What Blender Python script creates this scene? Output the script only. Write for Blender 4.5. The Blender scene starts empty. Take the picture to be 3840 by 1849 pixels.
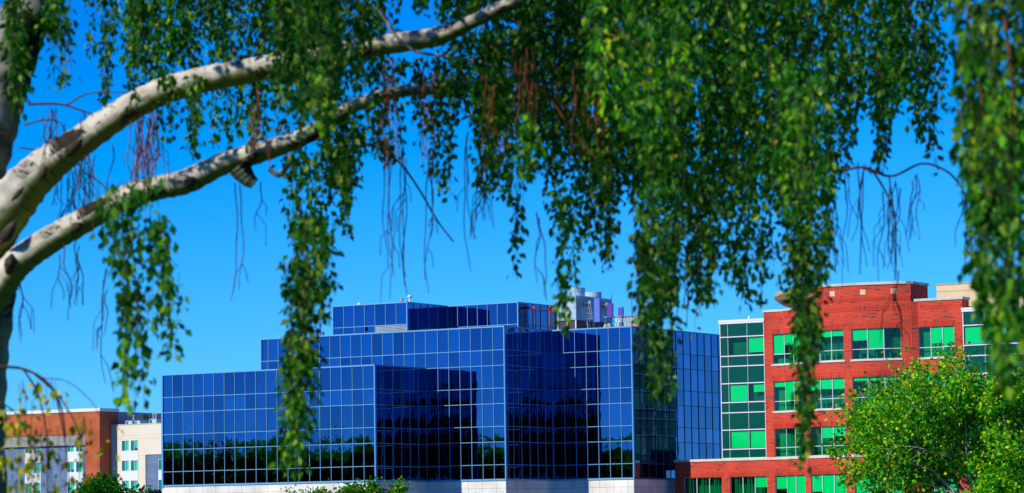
import bpy, math, random
import numpy as np
from mathutils import Vector, Matrix
random.seed(7); rng = np.random.default_rng(11)
R = math.radians
sc = bpy.context.scene
COL = sc.collection

# ------------------------------------------------------------------ camera numbers
CAM = np.array([0.0, 0.0, 1.6]); FPX = 12000.0; PITCH = 0.089712; ROLL = 0.01407
def ray(px, py):
    a = (px-1920)/FPX; b = (924.5-py)/FPX
    cr, sr = math.cos(ROLL), math.sin(ROLL); x = a*cr+b*sr; u = -a*sr+b*cr
    cp, sp = math.cos(PITCH), math.sin(PITCH)
    return np.array([x, cp-u*sp, sp+u*cp])
def at(X, Y, d):            # a direction seen on the survey sheet (2575 wide) at a distance in metres
    return CAM + ray(X*1.49126, Y*1.49126)*d

# ------------------------------------------------------------------ materials
def mat(name, col=(.5,.5,.5), rough=.6, metal=0.0, spec=.5):
    m = bpy.data.materials.new(name); m.use_nodes = True
    b = m.node_tree.nodes['Principled BSDF']
    b.inputs['Base Color'].default_value = (*col, 1); b.inputs['Roughness'].default_value = rough
    b.inputs['Metallic'].default_value = metal; b.inputs['Specular IOR Level'].default_value = spec
    return m
def nodes(m): return m.node_tree.nodes, m.node_tree.links, m.node_tree.nodes['Principled BSDF']
def mottled(name, c1, c2, scale, rough=.7, detail=4, lo=.35, hi=.65, spec=.3):
    m = mat(name, c1, rough, spec=spec); n, l, b = nodes(m)
    tc = n.new('ShaderNodeTexCoord'); t = n.new('ShaderNodeTexNoise'); t.inputs['Scale'].default_value = scale
    t.inputs['Detail'].default_value = detail
    r = n.new('ShaderNodeValToRGB'); r.color_ramp.elements[0].position = lo; r.color_ramp.elements[1].position = hi
    r.color_ramp.elements[0].color = (*c1,1); r.color_ramp.elements[1].color = (*c2,1)
    l.new(tc.outputs['Object'], t.inputs['Vector']); l.new(t.outputs['Fac'], r.inputs['Fac']); l.new(r.outputs['Color'], b.inputs['Base Color'])
    return m
def brick(name, c1, c2, cm, w, h, mortar=.012, dark=(.08,.03,.03), rough=.8, offs=.5):
    m = mat(name, c1, rough, spec=.2); n, l, b = nodes(m)
    uv = n.new('ShaderNodeUVMap'); t = n.new('ShaderNodeTexBrick')
    t.inputs['Scale'].default_value = 1; t.inputs['Brick Width'].default_value = w; t.inputs['Row Height'].default_value = h
    t.inputs['Mortar Size'].default_value = mortar; t.inputs['Mortar Smooth'].default_value = .1; t.inputs['Bias'].default_value = -.2
    t.offset = offs
    t.inputs['Color1'].default_value = (*c1,1); t.inputs['Color2'].default_value = (*c2,1); t.inputs['Mortar'].default_value = (*cm,1)
    # odd dark bricks: a second brick pattern of the same bond, thresholded
    t2 = n.new('ShaderNodeTexBrick'); t2.offset = offs
    for k in ('Scale','Brick Width','Row Height','Mortar Size'): t2.inputs[k].default_value = t.inputs[k].default_value
    t2.inputs['Color1'].default_value = (0,0,0,1); t2.inputs['Color2'].default_value = (1,1,1,1); t2.inputs['Mortar'].default_value = (0,0,0,1)
    rp = n.new('ShaderNodeValToRGB'); rp.color_ramp.elements[0].position = .92; rp.color_ramp.elements[1].position = .97
    mx = n.new('ShaderNodeMix'); mx.data_type = 'RGBA'; mx.inputs['B'].default_value = (*dark,1)
    nz = n.new('ShaderNodeTexNoise'); nz.inputs['Scale'].default_value = .35; nz.inputs['Detail'].default_value = 5
    hs = n.new('ShaderNodeHueSaturation'); mr = n.new('ShaderNodeMapRange'); mr.inputs['To Min'].default_value = .75; mr.inputs['To Max'].default_value = 1.2
    mr.inputs['From Min'].default_value = .3; mr.inputs['From Max'].default_value = .7
    l.new(uv.outputs[0], t.inputs['Vector']); l.new(uv.outputs[0], t2.inputs['Vector']); l.new(uv.outputs[0], nz.inputs['Vector'])
    l.new(t2.outputs['Color'], rp.inputs['Fac']); l.new(rp.outputs['Color'], mx.inputs['Factor']); l.new(t.outputs['Color'], mx.inputs['A'])
    l.new(nz.outputs['Fac'], mr.inputs['Value']); l.new(mr.outputs[0], hs.inputs['Value'])
    l.new(mx.outputs['Result'], hs.inputs['Color']); l.new(hs.outputs['Color'], b.inputs['Base Color'])
    bp = n.new('ShaderNodeBump'); bp.inputs['Strength'].default_value = .35; bp.inputs['Distance'].default_value = .01; bp.invert = True
    l.new(t.outputs['Fac'], bp.inputs['Height']); l.new(bp.outputs[0], b.inputs['Normal'])
    return m
def mirror(name, col, amp=.002, wave=.006):
    """coated reflective glass; UV = position inside one pane in 0..1, so each pane bellies slightly"""
    m = mat(name, col, .015, 1.0); n, l, b = nodes(m)
    uv = n.new('ShaderNodeUVMap'); sp = n.new('ShaderNodeSeparateXYZ'); l.new(uv.outputs[0], sp.inputs[0])
    def math_(op, a, c=None):
        q = n.new('ShaderNodeMath'); q.operation = op
        for i, s in enumerate((a, c)):
            if s is None: continue
            if isinstance(s, (int, float)): q.inputs[i].default_value = s
            else: l.new(s, q.inputs[i])
        return q.outputs[0]
    fx = math_('FRACT', sp.outputs[0]); fy = math_('FRACT', sp.outputs[1])
    gx = math_('MULTIPLY', fx, math_('SUBTRACT', 1.0, fx)); gy = math_('MULTIPLY', fy, math_('SUBTRACT', 1.0, fy))
    tc = n.new('ShaderNodeTexCoord'); nz = n.new('ShaderNodeTexNoise'); nz.inputs['Scale'].default_value = .9; nz.inputs['Detail'].default_value = 1.5
    l.new(tc.outputs['Object'], nz.inputs['Vector'])
    h = math_('ADD', math_('MULTIPLY', math_('ADD', gx, gy), 4*amp), math_('MULTIPLY', nz.outputs['Fac'], wave))
    bp = n.new('ShaderNodeBump'); bp.inputs['Strength'].default_value = 1; bp.inputs['Distance'].default_value = 1
    l.new(h, bp.inputs['Height']); l.new(bp.outputs[0], b.inputs['Normal'])
    # slight pane to pane tint difference
    g = n.new('ShaderNodeNewGeometry'); mr = n.new('ShaderNodeMapRange'); mr.inputs['To Min'].default_value = .74; mr.inputs['To Max'].default_value = 1.16
    hs = n.new('ShaderNodeHueSaturation'); hs.inputs['Color'].default_value = (*col,1)
    l.new(g.outputs['Random Per Island'], mr.inputs['Value']); l.new(mr.outputs[0], hs.inputs['Value']); l.new(hs.outputs[0], b.inputs['Base Color'])
    return m
def tinted(name, tint, gloss=.12):
    m = bpy.data.materials.new(name); m.use_nodes = True; n, l = m.node_tree.nodes, m.node_tree.links
    n.remove(n['Principled BSDF']); out = n['Material Output']
    tr = n.new('ShaderNodeBsdfTransparent'); tr.inputs[0].default_value = (*tint,1)
    gl = n.new('ShaderNodeBsdfGlossy'); gl.inputs['Roughness'].default_value = .03; gl.inputs['Color'].default_value = (.5,.9,.8,1)
    lw = n.new('ShaderNodeLayerWeight'); pw = n.new('ShaderNodeMath'); pw.operation = 'POWER'; pw.inputs[1].default_value = 3.5; l.new(lw.outputs['Facing'], pw.inputs[0])
    fr = n.new('ShaderNodeMath'); fr.operation = 'MULTIPLY_ADD'; fr.inputs[1].default_value = .8; fr.inputs[2].default_value = .04; l.new(pw.outputs[0], fr.inputs[0])
    ad = n.new('ShaderNodeMath'); ad.operation = 'ADD'; ad.inputs[1].default_value = gloss; ad.use_clamp = True
    mx = n.new('ShaderNodeMixShader')
    l.new(fr.outputs[0], ad.inputs[0]); l.new(ad.outputs[0], mx.inputs[0]); l.new(tr.outputs[0], mx.inputs[1]); l.new(gl.outputs[0], mx.inputs[2]); l.new(mx.outputs[0], out.inputs['Surface'])
    return m
def leafmat(name, cols, trans, tw=.4, spec=.14):
    """cols: colour stops spread over the leaves at random"""
    m = bpy.data.materials.new(name); m.use_nodes = True; n, l = m.node_tree.nodes, m.node_tree.links
    b = n['Principled BSDF']; out = n['Material Output']; b.inputs['Roughness'].default_value = .45; b.inputs['Specular IOR Level'].default_value = spec
    g = n.new('ShaderNodeNewGeometry'); r = n.new('ShaderNodeValToRGB'); e = r.color_ramp.elements
    while len(e) < len(cols): e.new(.5)
    for i, (p, c) in enumerate(cols): e[i].position = p; e[i].color = (*c,1)
    l.new(g.outputs['Random Per Island'], r.inputs['Fac'])
    oi = n.new('ShaderNodeObjectInfo'); mr = n.new('ShaderNodeMapRange'); mr.inputs['To Min'].default_value = .62; mr.inputs['To Max'].default_value = 1.45
    hs = n.new('ShaderNodeHueSaturation'); l.new(oi.outputs['Random'], mr.inputs['Value']); l.new(mr.outputs[0], hs.inputs['Value']); l.new(r.outputs[0], hs.inputs['Color']); r = hs
    l.new(r.outputs[0], b.inputs['Base Color'])
    t = n.new('ShaderNodeBsdfTranslucent'); mu = n.new('ShaderNodeMix'); mu.data_type = 'RGBA'; mu.blend_type = 'MULTIPLY'; mu.inputs['Factor'].default_value = 1
    mu.inputs['B'].default_value = (*trans,1); l.new(r.outputs[0], mu.inputs['A']); l.new(mu.outputs['Result'], t.inputs['Color'])
    mx = n.new('ShaderNodeMixShader'); mx.inputs[0].default_value = tw
    l.new(b.outputs[0], mx.inputs[1]); l.new(t.outputs[0], mx.inputs[2]); l.new(mx.outputs[0], out.inputs['Surface'])
    return m
def bark(name, light, shade, darkc, us, vs, undershade=None, lo=.585):
    m = mat(name, light, .75, spec=.15); n, l, b = nodes(m)
    uv = n.new('ShaderNodeUVMap'); mp = n.new('ShaderNodeMapping'); mp.inputs['Scale'].default_value = (us, vs, 1)
    l.new(uv.outputs[0], mp.inputs[0])
    base = n.new('ShaderNodeTexNoise'); base.inputs['Scale'].default_value = 6; base.inputs['Detail'].default_value = 6
    l.new(uv.outputs[0], base.inputs['Vector'])
    r0 = n.new('ShaderNodeValToRGB'); r0.color_ramp.elements[0].color = (*shade,1); r0.color_ramp.elements[1].color = (*light,1)
    r0.color_ramp.elements[0].position = .36; r0.color_ramp.elements[1].position = .58; l.new(base.outputs['Fac'], r0.inputs['Fac'])
    bl = n.new('ShaderNodeTexNoise'); bl.inputs['Scale'].default_value = 1; bl.inputs['Detail'].default_value = 5; bl.inputs['Roughness'].default_value = .65; bl.inputs['Distortion'].default_value = .6
    l.new(mp.outputs[0], bl.inputs['Vector'])
    r1 = n.new('ShaderNodeValToRGB'); r1.color_ramp.elements[0].position = lo; r1.color_ramp.elements[1].position = lo+.05; l.new(bl.outputs['Fac'], r1.inputs['Fac'])
    mx = n.new('ShaderNodeMix'); mx.data_type = 'RGBA'; mx.inputs['B'].default_value = (*darkc,1)
    src = r0.outputs[0]
    if undershade:          # olive shade painted along the limb underside (u = .25), with a ragged edge
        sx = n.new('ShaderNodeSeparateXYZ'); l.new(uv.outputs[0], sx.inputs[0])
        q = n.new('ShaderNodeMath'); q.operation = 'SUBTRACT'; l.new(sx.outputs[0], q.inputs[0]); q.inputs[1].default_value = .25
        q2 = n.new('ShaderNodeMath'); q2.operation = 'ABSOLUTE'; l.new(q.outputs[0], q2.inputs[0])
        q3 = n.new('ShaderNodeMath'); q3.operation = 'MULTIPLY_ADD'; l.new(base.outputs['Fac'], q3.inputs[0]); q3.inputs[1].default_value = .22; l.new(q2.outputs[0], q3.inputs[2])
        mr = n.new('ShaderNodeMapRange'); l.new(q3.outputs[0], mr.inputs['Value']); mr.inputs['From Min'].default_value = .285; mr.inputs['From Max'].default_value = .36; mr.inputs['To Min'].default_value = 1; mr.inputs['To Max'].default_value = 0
        ma = n.new('ShaderNodeMix'); ma.data_type = 'RGBA'; ma.inputs['B'].default_value = (*undershade,1); l.new(mr.outputs[0], ma.inputs['Factor']); l.new(src, ma.inputs['A']); src = ma.outputs['Result']
    l.new(r1.outputs[0], mx.inputs['Factor']); l.new(src, mx.inputs['A']); l.new(mx.outputs['Result'], b.inputs['Base Color'])
    m2 = n.new('ShaderNodeMapping'); m2.inputs['Scale'].default_value = (4, 30, 1); l.new(uv.outputs[0], m2.inputs[0])
    b2 = n.new('ShaderNodeTexNoise'); b2.inputs['Scale'].default_value = 1; b2.inputs['Detail'].default_value = 3; l.new(m2.outputs[0], b2.inputs['Vector'])
    r2 = n.new('ShaderNodeValToRGB'); r2.color_ramp.elements[0].position = .60; r2.color_ramp.elements[1].position = .68; r2.color_ramp.elements[1].color = (.75,.75,.75,1); l.new(b2.outputs['Fac'], r2.inputs['Fac'])
    mm = n.new('ShaderNodeMix'); mm.data_type = 'RGBA'; mm.inputs['B'].default_value = (*darkc,1); l.new(r2.outputs[0], mm.inputs['Factor']); l.new(mx.outputs['Result'], mm.inputs['A']); l.new(mm.outputs['Result'], b.inputs['Base Color'])
    bp = n.new('ShaderNodeBump'); bp.inputs['Strength'].default_value = .6; bp.inputs['Distance'].default_value = .02
    l.new(bl.outputs['Fac'], bp.inputs['Height']); l.new(bp.outputs[0], b.inputs['Normal'])
    return m
M = {}
M['mirror'] = mirror('blue_mirror_glass', (.030,.100,.29))
M['mullion'] = mat('painted_aluminium', (.15,.38,.62), .4)
M['post'] = mat('corner_aluminium', (.10,.36,.72), .35)
M['dark_mull'] = mat('shaded_mullion_dark_frame', (.03,.06,.14), .5)  # navy for dark window frames, and shade painted into the return face mullions
M['podium'] = brick('white_stone_panels', (.80,.79,.74), (.77,.76,.72), (.34,.32,.30), .78, 3.2, .018, dark=(.76,.75,.71), offs=0)
M['podium_top'] = brick('white_stone_course', (.80,.79,.74), (.78,.77,.73), (.34,.32,.30), 1.56, 1.0, .018, dark=(.78,.77,.73), offs=0)
M['brick'] = brick('red_brick', (.64,.036,.026), (.48,.024,.022), (.66,.24,.11), .44, .125, .010, dark=(.09,.030,.045))
M['soldier'] = brick('red_brick_on_end', (.60,.030,.016), (.48,.022,.016), (.55,.17,.06), .125, .6, .010, dark=(.12,.03,.05), offs=0)
M['hotelbrick'] = brick('orange_brick', (.46,.055,.026), (.34,.038,.022), (.58,.28,.09), .46, .15, .018, dark=(.12,.02,.10))
M['stone'] = mottled('pale_limestone', (.62,.57,.45), (.72,.69,.58), 1.5)
M['coping'] = mottled('weathered_coping', (.42,.47,.45), (.66,.66,.58), .8)
M['whitemetal'] = mat('white_painted_metal', (.78,.80,.80), .4)
M['frame'] = mat('window_frame_metal', (.62,.66,.72), .4)
M['teal'] = mat('green_spandrel_glass', (.001,.075,.055), .12, spec=.25)
M['greenglass'] = tinted('green_tinted_glass', (.006,.86,.43), .01)
M['bluegreenglass'] = tinted('pale_green_tinted_glass', (.10,.85,.70), .05)
M['blind'] = mat('white_roller_blind', (.92,.92,.82), .8)
M['room'] = mottled('dim_office_room', (.02,.10,.11), (.06,.18,.18), .8)
M['furn'] = mat('pale_office_furniture', (.55,.6,.5), .6)
M['tan'] = mottled('tan_stucco', (.66,.52,.30), (.72,.58,.35), .5)
M['cream'] = mottled('cream_stucco', (.76,.68,.53), (.80,.73,.60), .4)
M['gray'] = mottled('slate_grey_stucco', (.105,.17,.30), (.14,.22,.37), .7)
M['dgray'] = mat('dark_grey_joint', (.05,.06,.08), .7)
M['tanroof'] = mottled('tan_roof_metal', (.48,.36,.17), (.56,.43,.22), 1)
M['galv'] = mottled('galvanised_steel', (.30,.50,.56), (.42,.64,.70), .9, .45, spec=.5)
M['galvdark'] = mottled('aged_galvanised_steel', (.25,.34,.38), (.38,.48,.52), .7, .5)
M['louver'] = mat('dark_louvre', (.035,.035,.05), .6)
M['cream_metal'] = mat('cream_metal', (.72,.68,.55), .45)
M['redpipe'] = mottled('red_oxide_pipe', (.06,.028,.030), (.045,.025,.028), 2, .5)
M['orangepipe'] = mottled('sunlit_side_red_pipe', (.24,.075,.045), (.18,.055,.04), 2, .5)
M['redelbow'] = mat('red_pipe_elbow', (.40,.02,.014), .4)
M['antenna_blue'] = mat('blue_antenna_radome', (.10,.16,.62), .5)
M['antenna_violet'] = mat('violet_antenna_radome', (.07,.035,.34), .5)
M['antenna_navy'] = mat('deep_blue_antenna_radome', (.05,.07,.42), .5)
M['steel'] = mat('grey_steel', (.25,.27,.33), .45, .3)
M['ladder'] = mat('pale_ladder_steel', (.62,.60,.50), .4)
M['black'] = mat('black_cable', (.02,.02,.035), .5)
M['door_orange'] = mat('orange_door_panel', (.75,.34,.05), .5)  # even orange of the bulkhead door
M['roofgravel'] = mottled('roof_gravel', (.25,.25,.27), (.32,.32,.33), 3)
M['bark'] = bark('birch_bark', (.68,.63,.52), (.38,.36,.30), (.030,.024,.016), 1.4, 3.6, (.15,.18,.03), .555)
M['oldbark'] = bark('old_birch_bark', (.27,.28,.23), (.08,.10,.05), (.016,.016,.010), 2.0, 3.0, None, .49)
M['knot'] = mottled('dark_bark_knot', (.016,.014,.010), (.085,.065,.035), 14)
M['twig'] = mottled('birch_twig', (.055,.022,.022), (.10,.035,.03), 20)
M['dry'] = mottled('reddish_dry_twig', (.17,.035,.015), (.24,.07,.02), 20)
M['birchleaf'] = leafmat('birch_leaf', [(0,(.007,.070,.002)),(.42,(.014,.110,.003)),(.76,(.040,.165,.005)),(.93,(.15,.30,.010)),(.985,(.28,.42,.03)),(1,(.45,.16,.02))], (1.7,2.2,.5), .30)
M['sunlitleaf'] = leafmat('sunlit_birch_leaf', [(0,(.04,.24,.004)),(.5,(.12,.40,.008)),(.9,(.30,.50,.012)),(1,(.50,.40,.02))], (1.7,2.0,.5), .38)  # lighter birch leaf: sunlight put into the colour of the bright strands
M['yellowleaf'] = leafmat('yellowing_birch_leaf', [(0,(.10,.18,.008)),(.5,(.30,.32,.01)),(1,(.60,.46,.01))], (1.5,1.6,.5), .4)
M['mapleleaf'] = leafmat('maple_leaf', [(0,(.016,.17,.003)),(.5,(.045,.32,.005)),(.8,(.22,.48,.008)),(1,(.62,.60,.012))], (1.6,1.8,.5), .35)
M['greenleaf'] = leafmat('dark_shrub_leaf', [(0,(.008,.14,.004)),(.6,(.02,.26,.008)),(1,(.08,.38,.012))], (1.5,1.8,.6), .3)
M['shrubleaf'] = leafmat('shrub_leaf', [(0,(.012,.16,.006)),(.6,(.04,.30,.010)),(.9,(.24,.42,.02)),(1,(.60,.42,.04))], (1.5,1.8,.6), .3)
M['treeline'] = leafmat('far_tree_leaf', [(0,(.018,.14,.005)),(.6,(.045,.28,.008)),(1,(.11,.44,.010))], (1.4,2.0,.6), .55)
M['palebark'] = mottled('pale_maple_bark', (.34,.31,.27), (.52,.48,.42), 3)
M['brownbark'] = mottled('brown_bark', (.08,.055,.035), (.14,.10,.07), 5)
M['grass'] = mottled('mown_grass', (.045,.11,.015), (.08,.16,.025), .3)
M['asphalt'] = mottled('asphalt', (.045,.045,.05), (.06,.06,.062), .8)
M['hill'] = mottled('dry_hillside', (.10,.11,.07), (.20,.17,.11), .004, .9, 8)
M['lampmetal'] = mat('dark_lamp_metal', (.03,.03,.035), .4, .5)

# ------------------------------------------------------------------ mesh building
LOC = {}
def empty(name, loc, label, cat, group=None):
    o = bpy.data.objects.new(name, None); COL.objects.link(o); o.location = loc; LOC[o.name] = np.array(loc, float)
    o.empty_display_size = .3
    tag(o, label, cat, group); return o
def tag(o, label=None, cat=None, group=None, kind=None):
    if label: o['label'] = label
    if cat: o['category'] = cat
    if group: o['group'] = group
    if kind: o['kind'] = kind
class MB:
    def __init__(s): s.v = []; s.f = []; s.uv = []; s.smooth = False
    def quad(s, pts, uv=None):
        i = len(s.v); s.v += [tuple(p) for p in pts]; s.f.append(tuple(range(i, i+len(pts))))
        s.uv += list(uv) if uv is not None else [(0,0)]*len(pts)
    def box(s, fr, u0, u1, v0, v1, z0, z1):
        """box in a frame fr(u,v,z); uv in metres along each face"""
        c = lambda u, v, z: fr(u, v, z)
        L = lambda a, b, h, g: [(a,h),(b,h),(b,g),(a,g)]
        s.quad([c(u0,v0,z0),c(u1,v0,z0),c(u1,v0,z1),c(u0,v0,z1)], L(u0,u1,z0,z1))
        s.quad([c(u1,v0,z0),c(u1,v1,z0),c(u1,v1,z1),c(u1,v0,z1)], L(v0,v1,z0,z1))
        s.quad([c(u1,v1,z0),c(u0,v1,z0),c(u0,v1,z1),c(u1,v1,z1)], L(-u1,-u0,z0,z1))
        s.quad([c(u0,v1,z0),c(u0,v0,z0),c(u0,v0,z1),c(u0,v1,z1)], L(-v1,-v0,z0,z1))
        s.quad([c(u0,v0,z1),c(u1,v0,z1),c(u1,v1,z1),c(u0,v1,z1)], [(u0,v0),(u1,v0),(u1,v1),(u0,v1)])
        s.quad([c(u0,v1,z0),c(u1,v1,z0),c(u1,v0,z0),c(u0,v0,z0)], [(u0,v1),(u1,v1),(u1,v0),(u0,v0)])
    def tube(s, pts, rad, n=6, caps=True):
        pts = [np.array(p, float) for p in pts]; N = len(pts)
        if not hasattr(rad, '__len__'): rad = [rad]*N
        d = pts[min(1,N-1)]-pts[0]; d = d/(np.linalg.norm(d)+1e-9)
        a = np.cross(d, [0,0,1.0]) if abs(d[2]) < .9 else np.cross(d, [1.0,0,0]); a /= np.linalg.norm(a)
        i0 = len(s.v); ln = 0; lens = []
        for k in range(N):
            if k: ln += np.linalg.norm(pts[k]-pts[k-1])
            lens.append(ln)
            t = pts[min(k+1,N-1)]-pts[max(k-1,0)]; t = t/(np.linalg.norm(t)+1e-9)
            a = a-t*np.dot(a,t); a /= np.linalg.norm(a)+1e-9; b = np.cross(t, a)
            for j in range(n):
                w = 2*math.pi*j/n; s.v.append(tuple(pts[k]+rad[k]*(math.cos(w)*a+math.sin(w)*b)))
        for k in range(N-1):
            for j in range(n):
                j2 = (j+1) % n
                s.f.append((i0+k*n+j, i0+k*n+j2, i0+(k+1)*n+j2, i0+(k+1)*n+j))
                s.uv += [(j/n,lens[k]),((j+1)/n,lens[k]),((j+1)/n,lens[k+1]),(j/n,lens[k+1])]
        if caps:
            s.f.append(tuple(i0+j for j in reversed(range(n)))); s.uv += [(0,0)]*n
            s.f.append(tuple(i0+(N-1)*n+j for j in range(n))); s.uv += [(0,0)]*n
    def lathe(s, c, prof, n=24, axis=None):
        """prof: (radius, height) list about a vertical axis (or a tilted one given as 3x3)"""
        A = np.eye(3) if axis is None else axis; i0 = len(s.v); c = np.array(c)
        for r, z in prof:
            for j in range(n):
                w = 2*math.pi*j/n; s.v.append(tuple(c + A @ np.array([r*math.cos(w), r*math.sin(w), z])))
        for k in range(len(prof)-1):
            for j in range(n):
                j2 = (j+1) % n
                s.f.append((i0+k*n+j, i0+k*n+j2, i0+(k+1)*n+j2, i0+(k+1)*n+j)); s.uv += [(0,0)]*4
    def build(s, name, m, parent=None, smooth=False, loc=None, bevel=0):
        me = bpy.data.meshes.new(name)
        L = LOC[parent.name] if parent is not None else np.array(loc if loc is not None else (0,0,0), float)
        v = np.array(s.v, float).reshape(-1,3)-L
        me.from_pydata([tuple(p) for p in v], [], s.f)
        ul = me.uv_layers.new(name='UVMap')
        ul.data.foreach_set('uv', np.array(s.uv, np.float32).ravel())
        me.materials.append(m)
        if smooth: me.polygons.foreach_set('use_smooth', [True]*len(me.polygons))
        me.validate(); me.update()
        o = bpy.data.objects.new(name, me); COL.objects.link(o); LOC[o.name] = L
        if parent is not None: o.parent = parent
        else: o.location = L
        if bevel:
            b = o.modifiers.new('bevel', 'BEVEL'); b.width = bevel; b.segments = 2; b.limit_method = 'ANGLE'
        return o
def np_mesh(name, verts, faces4, m, parent=None, loc=(0,0,0)):
    """verts (N,3), faces (K,k) all the same size"""
    me = bpy.data.meshes.new(name); L = LOC[parent.name] if parent is not None else np.array(loc, float)
    N, K, k = len(verts), len(faces4), faces4.shape[1]
    me.vertices.add(N); me.vertices.foreach_set('co', (verts-L).astype(np.float32).ravel())
    me.loops.add(K*k); me.loops.foreach_set('vertex_index', faces4.astype(np.int32).ravel())
    me.polygons.add(K); me.polygons.foreach_set('loop_start', np.arange(0,K*k,k,dtype=np.int32))
    me.update(calc_edges=True); me.validate(); me.materials.append(m)
    o = bpy.data.objects.new(name, me); COL.objects.link(o); LOC[o.name] = L
    if parent is not None: o.parent = parent
    else: o.location = L
    return o
def leaves(P, D, size, width=.62, fold=.5):
    """folded four point leaves: P base points, D pointing direction; returns verts, tris"""
    n = len(P); D = D/np.linalg.norm(D, axis=1, keepdims=True)
    q = rng.normal(size=(n,3)); S = np.cross(D, q); S /= np.linalg.norm(S, axis=1, keepdims=True)+1e-9
    Nn = np.cross(S, D); sz = size if hasattr(size,'__len__') else np.full(n, size); sz = sz[:,None]
    tip = P+D*sz; mid = P+D*sz*.40
    lft = mid+S*sz*width*.5+Nn*sz*width*.5*fold; rgt = mid-S*sz*width*.5+Nn*sz*width*.5*fold
    V = np.stack([P,lft,tip,rgt],1).reshape(-1,3); i = np.arange(n)*4
    F = np.concatenate([np.stack([i,i+2,i+1],1), np.stack([i,i+3,i+2],1)])
    return V, F

TH = 0.546009
D1 = np.array([math.cos(TH), -math.sin(TH), 0]); D2 = np.array([math.sin(TH), math.cos(TH), 0]); UP = np.array([0,0,1.0])
def frame(O):
    O = np.array(O, float); return lambda u, v, z: O+D1*u+D2*v+UP*z
GO = (-13.1803, 302.4388, 0); BO = (20.101, 310.78, 0); HO = (-58.2878, 450.0, 0)
G, B, H = frame(GO), frame(BO), frame(HO)

# ------------------------------------------------------------------ the blue glass office building
ZB, ZA, ZC, W, WR, DEP = 6.834, 17.791, 21.492, 1.25, 1.4992, 8.993
TALL, SHORT = 2.173, 1.4795
gb = empty('glass_office_building', GO, 'stepped office building clad in blue mirror glass on a white stone base', 'building')
def rows(z0, z1):
    """window row lines from the top down: tall, short, tall, short ..."""
    r = [z1]; k = 0
    while r[-1]-(TALL if k % 2 == 0 else SHORT) > z0+.3: r.append(r[-1]-(TALL if k % 2 == 0 else SHORT)); k += 1
    r.append(z0); return r[::-1]
def curtain(parent, fr, us, v, zs, axis='u', m='mirror', mm='mullion', skip=None):
    """a grid of glass panes with a proud mullion grid; axis u = front face at v, axis v = return face at u=v"""
    pn, ml = MB(), MB()
    for i in range(len(us)-1):
        for j in range(len(zs)-1):
            if skip and skip(i,j): continue
            t = [random.gauss(0,.0012) for _ in range(3)]
            pt = []
            for (a, z, sx, sz) in ((us[i],zs[j],-1,-1),(us[i+1],zs[j],1,-1),(us[i+1],zs[j+1],1,1),(us[i],zs[j+1],-1,1)):
                o = t[0]*sx+t[1]*sz
                pt.append(fr(a, v+o, z) if axis == 'u' else fr(v+o, a, z))
            pn.quad(pt, [(0,0),(1,0),(1,1),(0,1)])
    bx = (lambda a0,a1,z0,z1,d: ml.box(fr,a0,a1,v-d,v+.02,z0,z1)) if axis == 'u' else (lambda a0,a1,z0,z1,d: ml.box(fr,v-.02,v+d,a0,a1,z0,z1))
    for i, a in enumerate(us[1:-1]): bx(a-.022, a+.022, zs[0], zs[-1], .05)
    for z in zs[1:-1]: bx(us[0], us[-1], z-.028, z+.028, .054)
    bx(us[0], us[-1], zs[0]-.10, zs[0]+.06, .058)
    c = pn.build('curtain_wall', M[m], parent); ml.build('mullion_grid', M[mm], c)
    return c
lin = lambda a, b, n: [a+(b-a)*k/n for k in range(n+1)]
blocks = [  # left u, right u, front v, back v, top
    (-25.1, 0, 0, 50, ZA, 20, 6), (-19.60, 8.91, DEP, 52, ZC, None, 6), (8.91, 17.83, 2*DEP, 48, ZC, 7, 14)]
edges = [lin(-25.1,0,20), [-19.60]+lin(-18.75,0,15)+lin(0.14,8.91,7)[1:], lin(8.98,17.83,7)]
for k, (u0, u1, v0, v1, zt, _, nr) in enumerate(blocks):
    curtain(gb, G, edges[k], v0, rows(ZB, zt-.12))
    curtain(gb, G, lin(v0, v0+nr*WR, nr), u1, rows(ZB, zt-.12), 'v', mm='dark_mull' if k == 2 else 'mullion')  # last block's return mullions take the navy: shade in the colour
    core = MB(); core.box(G, u0+.05, u1-.05, v0+.06, v1, ZB, zt-.5); core.build('roof_deck', M['roofgravel'], gb)
    cp = MB(); cp.box(G, u0-.06, u1+.06, v0-.07, v0+.30, zt-.12, zt); cp.box(G, u1-.30, u1+.063, v0+.30, v1, zt-.12, zt); cp.box(G, u0-.063, u0+.30, v0+.30, v1, zt-.12, zt)
    cp.build('roof_coping', M['mullion'], gb)
    for a, b in ((u1-.02,u1+.10),(u0-.12,u0+.06)): ps = MB(); ps.box(G, a, b, v0-.10, v0+.16, ZB-.1, zt-.12); ps.build('corner_post', M['post'], gb)
    sw = MB(); sw.box(G, u0-.02, u0+.05, v0+.16, v1, ZB, zt-.12); sw.build('side_wall', M['mirror'], gb)
    zc = ZB-1.04
    b1 = MB(); b1.box(G, u0-.05, u1-.01, v0+.03, v1, zc, ZB-.1); b1.build('stone_course', M['podium_top'], gb)
    b2 = MB(); b2.box(G, u0-.05, u1-.012, v0+.033, v1, 0, zc); b2.build('stone_base', M['podium'], gb)
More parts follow.
